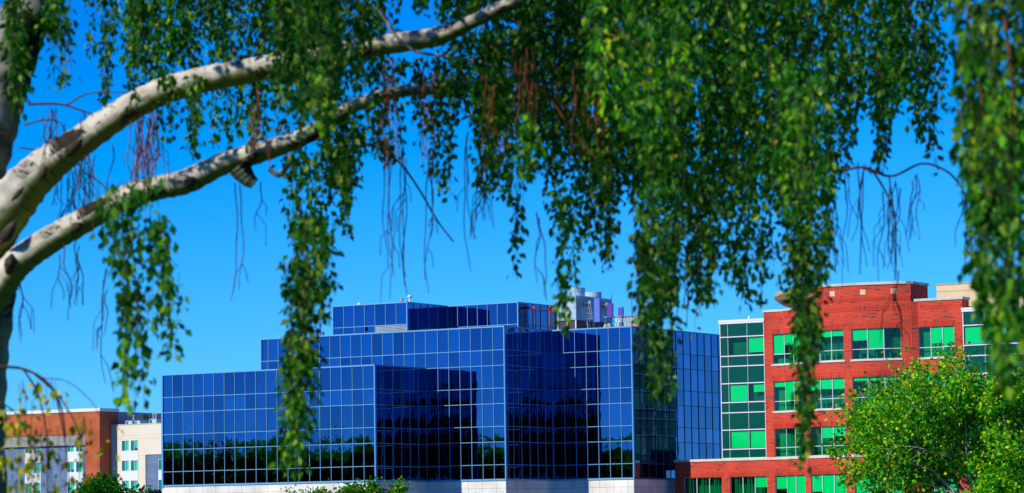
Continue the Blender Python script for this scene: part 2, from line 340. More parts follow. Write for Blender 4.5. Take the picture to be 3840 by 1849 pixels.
# rooftop plant rooms of the same glass
ZP = 25.13
for k, (u0, u1, v0, v1, n, nr, zb) in enumerate([(-17.0,-8.03,18,40,7,6,20.6),(-8.03,.37,25.7,44,7,6,20.6)]):
    zr = [zb, zb+.02, ZP-.1-TALL, ZP-.1] if k == 0 else [zb, ZP-.1-TALL-.5, ZP-.1]
    zr = [ZP-.1-TALL-SHORT, ZP-.1-TALL, ZP-.1]
    lou = (lambda i, j: j == 0 and i >= 4) if k == 0 else None
    curtain(gb, G, lin(u0,u1,n), v0, zr, skip=lou)
    curtain(gb, G, lin(v0, v0+7.7, 6) if k == 0 else lin(v0, v0+9, 6), u1, zr, 'v', mm='dark_mull')
    if k == 0:
        lv = MB()
        for a in np.arange(zr[0], zr[1]-.05, .14): lv.box(G, u0+4*(u1-u0)/n, u1, v0-.03, v0+.05, a, a+.09)
        lv.box(G, u0+4*(u1-u0)/n, u1, v0+.05, v0+.1, zr[0], zr[1]); lv.build('louvre', M['galvdark'], gb)
    cp = MB(); cp.box(G, u0-.05, u1+.05, v0-.06, v0+.25, ZP-.1, ZP); cp.box(G, u1-.25, u1+.053, v0+.25, v1, ZP-.1, ZP); cp.build('roof_coping', M['mullion'], gb)
    core = MB(); core.box(G, u0+.05, u1-.05, v0+.06, v1, 20.6, ZP-.14); core.build('roof_deck', M['roofgravel'], gb)
    for a, b in ((u1-.02,u1+.09),(u0-.09,u0+.02)): ps = MB(); ps.box(G, a, b, v0-.09, v0+.12, 20.6, ZP-.1); ps.build('corner_post', M['post'], gb)
# stair bulkhead with a sloping back roof
sb = MB(); u0, u1 = 9.3, 12.1
P = lambda u, v, z: G(u, v, z)
sb.box(G, u0, u1, 30, 30.2, 20.9, 23.35)
sb.quad([P(u1,30.2,20.9),P(u1,34,20.9),P(u1,30.2,23.35)]); sb.quad([P(u0,30.2,20.9),P(u0,30.2,23.35),P(u0,34,20.9)])
bh = sb.build('stair_bulkhead', M['galv'], gb)
rf = MB(); rf.box(G, u0-.1, u1+.1, 29.9, 30.25, 23.35, 23.5)
rf.quad([P(u0-.1,30.25,23.5),P(u1+.1,30.25,23.5),P(u1+.1,34.2,20.95),P(u0-.1,34.2,20.95)]); rf.quad([P(u1+.1,30.25,23.35),P(u1+.1,34.2,20.8),P(u1+.1,34.2,20.95),P(u1+.1,30.25,23.5)])
rf.build('sloping_roof', M['steel'], bh)
dr = MB(); dr.box(G, 10.95, 11.95, 29.96, 30.0, 21.0, 22.55); dr.build('door', M['door_orange'], bh)

# ------------------------------------------------------------------ things on that roof
ct = empty('cooling_tower', G(5.36,30.6,21.0), 'galvanised cooling tower with two round fan stacks on the glass building roof', 'cooling tower')
u0, u1, v0, v1 = 4.26, 6.46, 27, 34.3
b = MB(); b.box(G, u0, u1, v0, v1, 23.2, 25.55); b.build('casing', M['galv'], ct)
b = MB(); b.box(G, u0-.03, u1+.03, v0-.03, v1+.03, 23.06, 23.2); b.box(G, u0-.012, u1+.012, v0-.012, v1+.012, 24.38, 24.44); b.box(G, u0-.012, u1+.012, v0-.012, v1+.012, 24.2, 24.24)
for a in (v0+.9, v0+3.6, v0+3.9): b.box(G, u1, u1+.03, a, a+.07, 23.2, 25.5)
b.build('casing_trim', M['galvdark'], ct)
b = MB(); b.box(G, u0+.1, u1-.1, v0+.1, v1-.1, 21.0, 23.06); b.build('louvre_bank', M['louver'], ct)
for u in (u0, (u0+u1)/2, u1-.12): b = MB(); b.box(G, u, u+.12, v0, v0+.1, 21.0, 23.06); b.build('frame_post', M['cream_metal'], ct)
for v in (v0+3.5, v1-.12): b = MB(); b.box(G, u1-.1, u1+.002, v, v+.12, 21.0, 23.06); b.build('frame_post', M['cream_metal'], ct)
pn = MB(); pn.box(G, u1, u1+.02, v0+.25, v0+.85, 23.3, 25.3); pn.build('access_door', M['galvdark'], ct)
pn = MB(); pn.box(G, u1, u1+.025, v0+1.2, v0+3.5, 24.5, 25.5); pn.box(G, u1, u1+.025, v0+4.1, v0+7.1, 24.5, 25.3); pn.build('side_panel', M['steel'], ct)
em = MB(); c = G(5.32, v0-.02, 24.0)
em.quad([c-D1*.34+UP*.12, c-D1*.34-UP*.12, c-UP*.22, c+D1*.34-UP*.12, c+D1*.34+UP*.12]); em.build('maker_plate', M['whitemetal'], ct)
em2 = MB()
for s in (-1, 1): em2.quad([c-D2*.01+D1*(.03*s)+UP*.07, c-D2*.01+D1*(.29*s)+UP*.07, c-D2*.01+D1*(.29*s)-UP*.08, c-D2*.01+D1*(.03*s)-UP*.15])
em2.build('maker_mark', M['galvdark'], ct)
for vc, zt in ((29.1, 26.45), (32.5, 26.2)):
    f = MB(); f.lathe(G(5.36,vc,0), [(.82,25.5),(.82,zt-.42),(.86,zt-.42),(.86,zt-.36),(.84,zt-.36),(.86,zt),(.78,zt),(.72,zt-.3),(.72,25.5)], 28)
    f.build('fan_stack', M['galv'], ct, smooth=False)
for i, vl in enumerate((28.55, 32.1)):
    a0, a1 = G(7.3, vl-.1, 21.0), G(6.62, vl+.1, 25.1); w = D2*.26
    l = MB(); l.tube([a0-w,a1-w], .03, 5); l.tube([a0+w,a1+w], .03, 5)
    for k in range(1, 15): q = a0+(a1-a0)*k/15; l.tube([q-w,q+w], .02, 4)
    o = D1*.5
    for k in (8, 10, 12, 14): q = a0+(a1-a0)*k/15; l.tube([q-w, q-w*1.1+o*.7, q+o, q+w*1.1+o*.7, q+w], .018, 4)
    for s in (-.7, .7): l.tube([a0+(a1-a0)*.53+o*.85+w*s, a1+o*.85+w*s], .018, 4)
    l.build('ladder', M['ladder'], ct)
    hb = MB(); hb.box(G, 6.46, 7.0, vl+.5, vl+1.3, 24.55, 25.05); hb.build('fan_motor_cover', M['galvdark'], ct)
# panel antennas along the parapet
def panel(u, w, z0, z1, m, ztop, label):
    e = empty('panel_antenna', G(u,20,21.0), label, 'antenna', 'panel antennas on the glass building roof')
    b = MB(); b.box(G, u-w/2, u+w/2, 19.86, 20.06, z0, z1); b.build('radome', M[m], e, bevel=.03)
    t = MB(); t.tube([G(u+.05,20.16,20.9), G(u+.05,20.16,ztop)], .035, 8); t.build('mounting_pipe', M['antenna_navy'], e)
    for z in (z0+.25, z1-.25): k = MB(); k.box(G, u-.08, u+.12, 20.06, 20.2, z-.05, z+.05); k.build('bracket', M['steel'], e)
    cb = MB()
    for s in (-.5, 0, .4):
        cb.tube([G(u+s*w, 19.98, z0), G(u+s*w*1.2, 20.0, z0-.18), G(u+s*w*.6+.1, 20.15, z0-.45), G(u+.3*s, 20.3, 21.0)], .022, 5)
    cb.build('cable', M['black'], e)
panel(12.97, .62, 22.2, 24.5, 'antenna_blue', 24.85, 'tall light blue panel antenna closest to the cooling tower')
panel(14.43, .60, 22.56, 23.94, 'antenna_violet', 24.8, 'violet panel antenna on the tower roof, between tall pale and small ones')
panel(15.62, .52, 22.72, 23.5, 'antenna_navy', 23.62, 'smallest deep blue panel antenna beside the bare whip mast')
e = empty('whip_mast', G(16.83,20,21.0), 'bare thin whip mast standing next to the roof corner', 'mast')
b = MB(); b.tube([G(16.83,20,21.0), G(16.83,20,24.69)], [.045,.03], 8); b.build('pole', M['antenna_navy'], e)
b = MB(); b.tube([G(16.8,19.95,21.9),G(16.4,19.9,22.1),G(16.2,20,21.8),G(16.4,20,21.5),G(16.8,20,21.7)], .02, 5); b.build('cable_loop', M['black'], e)
e = empty('pipe_rail', G(15.2,20.2,21.0), 'low horizontal pipe rail carrying cables behind the panel antennas', 'rail')
b = MB(); b.tube([G(13.5,20.25,22.66), G(16.95,20.25,22.46)], .035, 8); b.build('rail_pipe', M['steel'], e)
for u in (13.7, 16.3):
    b = MB(); b.tube([G(u,20.25,20.99), G(u,20.25,22.62-.05*(u-13.7))], .035, 6); b.build('post', M['steel'], e)
b = MB()
for k in range(9):
    u = 13.6+k*.37+random.uniform(-.1,.1); q = [G(u,20.2,22.55)]
    for j in range(4): q.append(G(u+random.uniform(-.25,.25), 20.2+random.uniform(-.1,.2), 22.3-.35*j))
    b.tube(q, .02+.01*random.random(), 5)
b.build('cable_bundle', M['black'], e)
for i, (u, m, lab) in enumerate(((13.55,'whitemetal','white radio cabinet at the foot of the tall blue antenna'),(14.0,'galv','grey radio cabinet at the foot of the violet antenna'),(15.25,'steel','small steel cabinet near the smallest blue antenna'))):
    e = empty('radio_cabinet', G(u,20.6,21.0), lab, 'cabinet', 'radio cabinets behind the roof parapet')
    b = MB(); b.box(G, u-.17, u+.17, 20.4, 20.8, 21.35, 21.98+.06*i); b.build('housing', M[m], e, bevel=.02)
    b = MB(); b.box(G, u-.15, u+.15, 20.38, 20.4, 21.42, 21.9); b.build('door', M[m], e)
    b = MB(); b.box(G, u-.14, u-.1, 20.45, 20.75, 20.99, 21.35); b.box(G, u+.1, u+.14, 20.45, 20.75, 20.99, 21.35); b.build('feet', M['steel'], e)
# red pipes
def pipe(path, label, m='redpipe'):
    e = empty('red_pipe', path[-1], label, 'pipe', 'red pipes beside the cooling tower')
    b = MB(); b.tube(path[:2], .10, 12); b.build('horizontal_run', M[m], e, True)
    a, c, d = np.array(path[1]), np.array(path[2]), np.array(path[3])
    b = MB(); arc = [a+(c-a)*.0]
    for k in range(0, 7):
        t = k/6; arc.append((1-t)**2*a+2*t*(1-t)*c+t*t*d)
    b.tube(arc[1:], .135, 12); b.build('elbow', M['redelbow'], e, True)
    b = MB(); b.tube([path[3], path[4]], .11, 12); b.build('riser', M[m], e, True)
pipe([G(-.42,27.5,24.58),G(1.05,27.5,24.6),G(1.35,27.5,24.62),G(1.35,27.5,24.3),G(1.35,27.5,20.9)], 'dark red pipe turning down in front of the glass plant room')
pipe([G(1.7,27.6,24.29),G(3.2,27.6,24.29),G(3.53,27.6,24.3),G(3.53,27.6,24.0),G(3.53,27.6,20.9)], 'red pipe half hidden behind the riser joining the cooling tower')
pipe([G(4.27,27.4,24.64),G(3.45,27.4,24.64),G(3.12,27.4,24.64),G(3.12,27.4,24.3),G(3.12,27.4,20.9)], 'thick red pipe entering the side of the cooling tower', 'orangepipe')
# vents
def vent(u, v, z0, prof, m, label):
    e = empty('roof_vent', G(u,v,z0), label, 'vent', 'vents on the glass plant room roof')
    st = [p for p in prof if p[2] == 0]; hd = [p for p in prof if p[2] == 1]
    b = MB(); b.lathe(G(u,v,z0), [(r,z) for r,z,_ in st], 14); b.build('pipe', M[m], e, True)
    b = MB(); b.lathe(G(u,v,z0), [(r,z) for r,z,_ in hd], 14); b.build('cowl', M[m], e, True)
vent(-16.5, 22, ZP-.14, [(.12,0,0),(.12,.32,0),(.2,.3,1),(.26,.34,1),(.2,.58,1),(.14,.66,1),(0,.67,1)], 'cream_metal', 'squat mushroom vent on the plant room roof far left')
vent(-11.25, 22, ZP-.14, [(.14,0,0),(.14,.55,0),(.2,.55,1),(.2,.62,1),(.12,.66,1),(.12,.74,1),(.2,.78,1),(.2,.84,1),(0,.9,1)], 'galvdark', 'grey flue pipe with a louvred cap beside the tall cream pipe')
vent(-10.25, 22, ZP-.14, [(.11,0,0),(.11,.85,0),(.17,.85,1),(.24,.92,1),(.24,1.06,1),(.17,1.13,1),(0,1.15,1)], 'cream_metal', 'tall cream vent pipe with a round tee cap')
vent(-7.6, 27.2, ZP-.14, [(.2,0,0),(.2,.06,0),(.26,.06,1),(.2,.14,1),(0,.16,1)], 'whitemetal', 'low white vent cap at the corner of the two plant rooms')
e = empty('antenna_cluster', G(-15.85,14,20.9), 'small antenna cluster on a thin mast behind the hanging strand', 'antenna')
b = MB(); b.tube([G(-15.85,14,20.9), G(-15.85,14,23.65)], [.04,.02], 6); b.build('mast', M['antenna_navy'], e)
for u, z in ((-16.18,21.95),(-15.46,22.0),(-15.8,22.9)):
    b = MB(); b.box(G, u-.12, u+.12, 13.8, 13.95, z-.22, z+.22); b.build('panel', M['antenna_navy'], e)
b = MB(); b.tube([G(-16.5,14,21.9), G(-15.3,14,21.9)], .025, 5); b.tube([G(-16.5,14,21.7), G(-15.85,14,22.6)], .02, 5); b.build('cross_arm', M['black'], e)

# ------------------------------------------------------------------ the red brick office building
bb = empty('brick_office_building', BO, 'red brick office building with a bowed front and green glass corner bays', 'building')
def vf(u): return 0.0 if u < 6.83 or u > 20.49 else -2+14.1-math.sqrt(14.1**2-(u-14)**2)
def facade(mb, u0, u1, z0, z1, holes=(), off=0.0, step=.4, reveal=.16, uvrot=False):
    us = {u0, u1}; zs = {z0, z1}
    for h in holes: us |= {h[0],h[1]}; zs |= {h[2],h[3]}
    us = sorted(us); fine = [us[0]]
    for a in us[1:]:
        n = max(1, int((a-fine[-1])/step)) if 6.5 < a and fine[-1] < 20.6 else 1
        b = fine[-1]; fine += [b+(a-b)*k/n for k in range(1,n+1)]
    zs = sorted(zs); P = lambda u, z, o=0: B(u, vf(u)-off+o, z)
    for a, b in zip(fine, fine[1:]):
        for c, d in zip(zs, zs[1:]):
            mu, mz = (a+b)/2, (c+d)/2
            if any(h[0] < mu < h[1] and h[2] < mz < h[3] for h in holes): continue
            mb.quad([P(a,c),P(b,c),P(b,d),P(a,d)], [(a,c),(b,c),(b,d),(a,d)])
    for h in holes:
        pts = [u for u in fine if h[0]-1e-6 <= u <= h[1]+1e-6]
        for a, b in zip(pts, pts[1:]):
            mb.quad([P(a,h[3],0),P(b,h[3],0),P(b,h[3],reveal),P(a,h[3],reveal)], [(a,0),(b,0),(b,.16),(a,.16)])
            mb.quad([P(a,h[2],reveal),P(b,h[2],reveal),P(b,h[2],0),P(a,h[2],0)], [(a,0),(b,0),(b,.16),(a,.16)])
        mb.quad([P(h[0],h[2],0),P(h[0],h[3],0),P(h[0],h[3],reveal),P(h[0],h[2],reveal)], [(0,h[2]),(0,h[3]),(.16,h[3]),(.16,h[2])])
        mb.quad([P(h[1],h[2],reveal),P(h[1],h[3],reveal),P(h[1],h[3],0),P(h[1],h[2],0)], [(.16,h[2]),(.16,h[3]),(0,h[3]),(0,h[2])])
def strip(mb, u0, u1, z0, z1, proud, depth=.3, step=.4):
    """a stone or brick strip following the front, proud of it"""
    n = max(1, int((u1-u0)/step)); us = [u0+(u1-u0)*k/n for k in range(n+1)]
    P = lambda u, z, o: B(u, vf(u)+o, z)
    for a, b in zip(us, us[1:]):
        mb.quad([P(a,z0,-proud),P(b,z0,-proud),P(b,z1,-proud),P(a,z1,-proud)], [(a,z0),(b,z0),(b,z1),(a,z1)])
        mb.quad([P(a,z1,-proud),P(b,z1,-proud),P(b,z1,depth),P(a,z1,depth)], [(a,0),(b,0),(b,.3),(a,.3)])
        mb.quad([P(a,z0,depth),P(b,z0,depth),P(b,z0,-proud),P(a,z0,-proud)], [(a,0),(b,0),(b,.3),(a,.3)])
    for u, s in ((u0,1),(u1,-1)):
        q = [P(u,z0,-proud),P(u,z1,-proud),P(u,z1,depth),P(u,z0,depth)]; mb.quad(q if s > 0 else q[::-1], [(0,z0),(0,z1),(.3,z1),(.3,z0)])
ZL, ZLT = 8.39, 8.62
bays = [(5.7,9.5),(10.2,14.15),(14.98,19.54)]; rw = (20.98,24.6)
R1, R2, R3, R4 = (17.54,20.44), (13.015,15.90), (8.62,11.36), (3.9,6.85)
low = [(-4.26,-.11),(.83,4.79)]+bays+[rw,(26.3,30.2)]
up_holes = [(a,b,z0,z1) for (z0,z1) in (R1,R2,R3) for (a,b) in bays+[rw]]
lo_holes = [(a,b,*R4) for a,b in low]
wl = MB()
facade(wl, 4.77, 20.48, ZLT, 22.6, [h for h in up_holes if h[1] < 20.4])
facade(wl, 9.7, 20.48, 22.6, 24.54)
facade(wl, 20.48, 25.47, ZLT, 22.86, [h for h in up_holes if h[0] > 20.4])
facade(wl, -5.24, 33, 0, ZL, lo_holes, off=.04)
ret = lambda u, v0, v1, z0, z1: wl.quad([B(u,v0,z0),B(u,v1,z0),B(u,v1,z1),B(u,v0,z1)], [(v0,z0),(v1,z0),(v1,z1),(v0,z1)])
lret = lambda u, v0, v1, z0, z1: wl.quad([B(u,v1,z0),B(u,v0,z0),B(u,v0,z1),B(u,v1,z1)], [(v1,z0),(v0,z0),(v0,z1),(v1,z1)])
ret(20.48, vf(20.48), 0, ZLT, 23.0); ret(20.48, vf(20.48), 3.5, 22.95, 24.54); lret(9.7, vf(9.7), 3.5, 22.6, 24.54)
ret(25.47, 0, 1.6, ZLT, 22.86); lret(4.77, 0, 1.6, ZLT, 22.6); lret(-5.24, -.04, 2.0, 0, ZL)
wl.quad([B(9.7,3.5,22.6),B(20.48,3.5,22.6),B(20.48,3.5,24.54),B(9.7,3.5,24.54)][::-1])
wall = wl.build('wall', M['brick'], bb)
sd = MB()
for a, b in bays+[rw]:
    for z0, z1 in (R1, R2, R3): strip(sd, a-.22, b+.22, z1, z1+.48, .012, .05)
for a, b in low: strip(sd, a-.22, b+.22, R4[1], R4[1]+.5, .052, .05)
strip(sd, 9.72, 20.47, 23.05, 23.42, .03, .05); strip(sd, 9.72, 20.47, 22.12, 22.5, .015, .05)
strip(sd, 20.5, 25.45, 22.05, 22.4, .015, .05); strip(sd, 4.79, 9.68, 21.9, 22.25, .015, .05)
sd.build('brick_course', M['soldier'], wall)
for u in (10.6, 13.1, 16.2, 19.06): md = MB(); strip(md, u-.26, u+.26, 23.62, 24.12, .03, .05); md.build('stone_medallion', M['tan'], wall)
cp = MB()
strip(cp, 9.6, 20.55, 24.54, 24.79, .09, .4); cp.box(B, 20.26, 20.56, vf(20.48)+.28, 3.6, 24.54, 24.788); cp.box(B, 9.61, 9.9, vf(9.7)+.3, 3.6, 24.54, 24.787)
strip(cp, 4.70, 9.69, 22.6, 22.82, .08, .4)
strip(cp, 20.53, 25.55, 22.86, 23.10, .08, .4); cp.box(B, 25.25, 25.552, .41, 1.7, 22.86, 23.098)
cp.build('coping', M['coping'], bb)
bd = MB(); strip(bd, -5.3, 33, ZL, ZLT, .12, .5); bd.build('stone_band', M['stone'], bb)
deck = MB(); deck.box(B, 4.9, 25.4, .6, 13.5, 8, 22.3); deck.box(B, 9.9, 20.3, .3, 3.4, 22.3, 24.3); deck.box(B, -5.2, 4.7, .6, 13.4, 7.9, 8.4); deck.box(B, 26, 33, .6, 13.4, 7.9, 8.38)
deck.build('roof_deck', M['roofgravel'], bb)
# windows: three lights with a transom, blinds drawn to different heights
def window(a, b, z0, z1, blinds, off=0.0, low_win=False, furn=False):
    P = lambda u, v, z: B(u, vf(u)-off+v, z)
    f = MB(); t = .045; lights = [a+(b-a)*k/3 for k in range(4)]; zt = z0+(z1-z0)*.33
    def bar(ua, ub, za, zb, d=.10):
        n = max(1, int((ub-ua)/.5))
        for k in range(n):
            p, q = ua+(ub-ua)*k/n, ua+(ub-ua)*(k+1)/n
            A = [P(p,d,za),P(q,d,za),P(q,d,zb),P(p,d,zb)]; Bk = [P(p,d+.05,za),P(q,d+.05,za),P(q,d+.05,zb),P(p,d+.05,zb)]
            f.quad(A); f.quad([A[3],A[2],Bk[2],Bk[3]]); f.quad([Bk[0],Bk[1],A[1],A[0]]); f.quad([A[0],A[3],Bk[3],Bk[0]]); f.quad([A[2],A[1],Bk[1],Bk[2]])
    bar(a, b, z1-t, z1); bar(a, b, z0, z0+t); bar(a, a+t, z0+t, z1-t, .101); bar(b-t, b, z0+t, z1-t, .101)
    for u in lights[1:3]: bar(u-t*.7, u+t*.7, z0+t, z1-t, .099)
    if not low_win: bar(a+t, b-t, zt-t*.7, zt+t*.7, .1005)
    w = f.build('window', M['frame'], bb)
    g = MB(); n = 18; us = [a+(b-a)*k/n for k in range(n+1)]
    for p, q in zip(us, us[1:]): g.quad([P(p,.13,z0),P(q,.13,z0),P(q,.13,z1),P(p,.13,z1)])
    g.build('pane', M['greenglass'], w)
    r = MB(); D = .95
    for p, q in zip(us, us[1:]):
        r.quad([P(p,D,z0-.3),P(q,D,z0-.3),P(q,D,z1),P(p,D,z1)]); r.quad([P(p,.17,z1),P(q,.17,z1),P(q,D,z1),P(p,D,z1)][::-1]); r.quad([P(p,.17,z0-.02),P(q,.17,z0-.02),P(q,D,z0-.02),P(p,D,z0-.02)])
    r.quad([P(a,.17,z0),P(a,D,z0),P(a,D,z1),P(a,.17,z1)]); r.quad([P(b,.17,z0),P(b,D,z0),P(b,D,z1),P(b,.17,z1)][::-1])
    r.build('room', M['room'], w)
    bl = MB()
    for k, fr in enumerate(blinds):
        if fr is None: continue
        p, q = lights[k]+.07, lights[k+1]-.07; top = z1-.07; ht = (top-z0-.05) if low_win else (top-zt)
        bot = top-ht*fr; nn = max(1, int((top-bot)/.16))
        for s in range(nn):
            za, zb = bot+(top-bot)*s/nn, bot+(top-bot)*(s+1)/nn
            for c in range(5): x0, x1 = p+(q-p)*c/5, p+(q-p)*(c+1)/5; bl.quad([P(x0,.175,za),P(x1,.175,za),P(x1,.19,zb),P(x0,.19,zb)])
    if bl.f: bl.build('blind', M['blind'], w)
    if furn:
        for k in range(3):
            fu = MB(); u = a+(b-a)*(.12+.3*k+random.uniform(0,.06)); wd = random.uniform(.5,.8)
            fu.box(P, u, u+wd, .5, .85, z0+.62, z0+.66); fu.box(P, u, u+.04, .5, .85, z0, z0+.62); fu.box(P, u+wd-.04, u+wd, .5, .85, z0, z0+.62); fu.build('desk', M['furn'], w)
    if not low_win and z0 > 9:
        s = MB(); strip_u0, strip_u1 = a-.14, b+.14; n = 9
        us = [strip_u0+(strip_u1-strip_u0)*k/n for k in range(n+1)]
        for p, q in zip(us, us[1:]):
            s.quad([P(p,-.08,z0-.16),P(q,-.08,z0-.16),P(q,-.08,z0),P(p,-.08,z0)]); s.quad([P(p,-.08,z0),P(q,-.08,z0),P(q,.11,z0+.004),P(p,.11,z0+.004)]); s.quad([P(p,.0,z0-.16),P(q,.0,z0-.16),P(q,-.08,z0-.16),P(p,-.08,z0-.16)])
        for u in (strip_u0, strip_u1): s.quad([P(u,-.08,z0-.16),P(u,.0,z0-.16),P(u,.0,z0),P(u,-.08,z0)])
        s.build('sill', M['stone'], w)
    return w
BL = {0: [(1,.55,.9),(None,.3,.28),(.55,1,None),(None,.8,1)],
      1: [(.25,1,.5),(.55,.5,.52),(.16,.16,.16),(.9,None,1)],
      2: [(None,None,.3),(None,.58,.5),(.6,.6,.5),(.3,.3,.9)]}
for r, (z0, z1) in enumerate((R1,R2,R3)):
    for k, (a, b) in enumerate(bays+[rw]): window(a, b, z0, z1, BL[r][k], furn=(r == 0 and k in (1,2)) or (r == 1 and k == 1))
LB = [(None,None,None),(None,None,.35),(.42,1,1),(.55,1,1),(1,.5,1),(.4,1,.6),(1,.4,1)]
for (a, b), bl in zip(low, LB): window(a, b, *R4, bl, off=.04, low_win=True, furn=(a < 0))
vb = MB()
for a, b in low[:2]:
    for k in range(3):
        for j in (.3,.42,.62): u = a+(b-a)*(k+j)/3; vb.quad([B(u,.2,R4[0]),B(u+.06,.3,R4[0]),B(u+.06,.3,R4[1]),B(u,.2,R4[1])])
vb.build('vertical_blind', M['blind'], bb)
# green glass bays either side
ROWS = [21.59,20.38,18.52,17.53,15.86,14.02,13.03,11.36,9.5,8.62]
def bay(u0, u1, joints, blinds, right_end=False):
    V = .06; c = None; js = [u0]+joints+[u1]
    for rs in ((0,1),(1,2),(2,3),(3,4),(4,5),(5,6),(6,7),(7,8),(8,9)):
        r = rs[0]; vision = r in (1,4,7); sp = MB()
        for a, b in zip(js, js[1:]):
            if vision and b-a > 1: continue
            q = [random.gauss(0,.004) for _ in range(4)]
            sp.quad([B(a,V+q[0],ROWS[r+1]),B(b,V+q[1],ROWS[r+1]),B(b,V+q[2],ROWS[r]),B(a,V+q[3],ROWS[r])])
        if sp.f:
            o = sp.build('spandrel_panel', M['teal'], bb); c = c or o
    m = MB()
    for z in ROWS[1:]: m.box(B, u0, u1, V-.07, V+.02, z-.045, z+.045)
    for u in joints: m.box(B, u-.014, u+.014, V-.012, V+.02, ROWS[-1], ROWS[0])
    m.box(B, u0-.02, u0+.05, V-.075, V+.3, ROWS[-1], ROWS[0]); m.box(B, u1-.03, u1+.02, V-.075, V+.3, ROWS[-1], ROWS[0])
    m.build('mullion', M['whitemetal'], c)
    for r in (1,4,7):
        for k, (a, b) in enumerate(zip(js, js[1:])):
            if b-a <= 1: continue
            z0, z1 = ROWS[r+1]+.05, ROWS[r]-.05
            f = MB(); t = .06
            f.box(B, a+.02, a+.02+t, V-.01, V+.08, z0, z1); f.box(B, b-.02-t, b-.02, V-.01, V+.08, z0, z1); f.box(B, a+.08, b-.08, V-.012, V+.08, z1-t, z1); f.box(B, a+.08, b-.08, V-.012, V+.08, z0, z0+t)
            w = f.build('window', M['dark_mull'], bb)
            g = MB(); g.quad([B(a,V+.03,z0),B(b,V+.03,z0),B(b,V+.03,z1),B(a,V+.03,z1)]); g.build('pane', M['greenglass'], w)
            q = MB(); q.box(B, a+.01, b-.01, V+.55, V+.6, z0-.2, z1+.1); q.quad([B(a,V+.1,z0),B(b,V+.1,z0),B(b,V+.6,z0),B(a,V+.6,z0)]); q.quad([B(a,V+.6,z1),B(b,V+.6,z1),B(b,V+.1,z1),B(a,V+.1,z1)]); q.build('room', M['room'], w)
            pl = MB()
            for (x0, x1, fr) in blinds.get((r,k), ()):
                p, s = a+.1+(b-a-.2)*x0, a+.1+(b-a-.2)*x1; bot = z1-(z1-z0)*fr; nn = max(1, int((z1-bot)/.10))
                for i in range(nn):
                    za, zb = bot+(z1-bot)*i/nn, bot+(z1-bot)*(i+1)/nn
                    pl.quad([B(p,V+.10,za),B(s,V+.10,za),B(s,V+.125,zb),B(p,V+.125,zb)])
            if pl.f: pl.build('blind', M['blind'], w)
    h = MB(); h.box(B, u0-.12, u1+.10, -.10, 3, 21.84, 22.04); h.box(B, u0-.09, u1+.07, -.07, 3, 21.66, 21.84); h.box(B, u0-.02, u1+.02, 0.02, 3, 21.59, 21.66); h.build('cornice', M['whitemetal'], bb)
    bk = MB(); bk.box(B, u0+.02, u1-.02, V+.62, V+.7, 8.62, 21.6); bk.build('inner_wall', M['room'], c)
bay(0.0, 4.76, [.82,2.92], {(1,2):[(0,1,.86)], (4,1):[(.02,1,1)], (4,2):[(.0,.22,0.02),(.28,1,.48)], (7,1):[(.02,1,1)], (7,2):[(0,1,1)]})
bay(25.50, 31.3, [27.62,29.75], {(1,0):[(0,1,1)], (1,1):[(0,1,1)], (4,0):[(0,.7,1)], (4,1):[(0,1,.6)], (7,0):[(0,1,.9)], (7,1):[(0,1,1)]})
# left face of the bay, seen only in the mirror glass next door
lf = MB()
for r in range(len(ROWS)-1):
    for k in range(6): lf.quad([B(-.0,.1+14*(k+1)/6,ROWS[r+1]),B(-.0,.1+14*k/6,ROWS[r+1]),B(-.0,.1+14*k/6,ROWS[r]),B(-.0,.1+14*(k+1)/6,ROWS[r])])
lf.build('side_glazing', mat('lightened_green_glass', (.02,.30,.22), .12, spec=.3), bb)  # same green glass, colour lightened to brighten the face in the mirror
lf = MB()
for z in ROWS[1:]: lf.box(B, -.07, .0, .2, 14, z-.045, z+.045)
for k in range(1,6): lf.box(B, -.03, .0, 14*k/6-.03, 14*k/6+.03, ROWS[-1], ROWS[0])
lf.build('side_mullion', M['whitemetal'], bb)
rs = MB(); rs.box(B, 31.32, 31.5, .1, 14, ZLT, 21.6); rs.build('side_wall', M['gray'], bb)
lb = MB()
for (z0,z1) in ((18.6,20.3),(14.1,15.8),(9.6,11.3)):
    for k in (1,2,4): lb.quad([B(-.02,.4+14*(k+1)/6,z0),B(-.02,.5+14*k/6,z0),B(-.02,.5+14*k/6,z1),B(-.02,.4+14*(k+1)/6,z1)])
lb.build('side_blind', mat('pale_green_blind', (.10,.62,.45), .7), bb)
pe = MB(); pe.box(B, 18.52, 40, 10, 24, 22, 25.10); ph = pe.build('penthouse', M['tan'], bb)
pe = MB(); pe.box(B, 18.45, 40, 9.94, 10.2, 25.10, 25.2); pe.box(B, 18.52, 40, 9.97, 10.0, 24.45, 24.48); pe.build('penthouse_trim', M['tanroof'], ph)
for u in (23.6, 27.4):
    q = MB(); q.lathe(B(u,10.4,25.2), [(.10,0),(.10,.12),(.02,.42),(0,.42)], 8); q.build('finial', M['whitemetal'], ph)
q = MB(); q.lathe(B(3.0,.4,22.04), [(.10,0),(.10,.10),(.03,.36),(0,.36)], 8); q.build('finial', M['whitemetal'], bb)
# tilted dish shaped canopy roof
ax = np.array(Matrix.Rotation(R(-14), 3, Vector(D1)))
ds = MB(); ds.lathe(B(7.3,2.4,23.75), [(0,.30),(2.2,.33),(2.3,.30),(2.3,.15),(2.25,.13),(2.25,-.01),(2.2,-.03),(1.8,-.3),(1.4,-.44),(0,-.5)], 40, ax); ds.build('canopy_dish', M['tanroof'], bb)

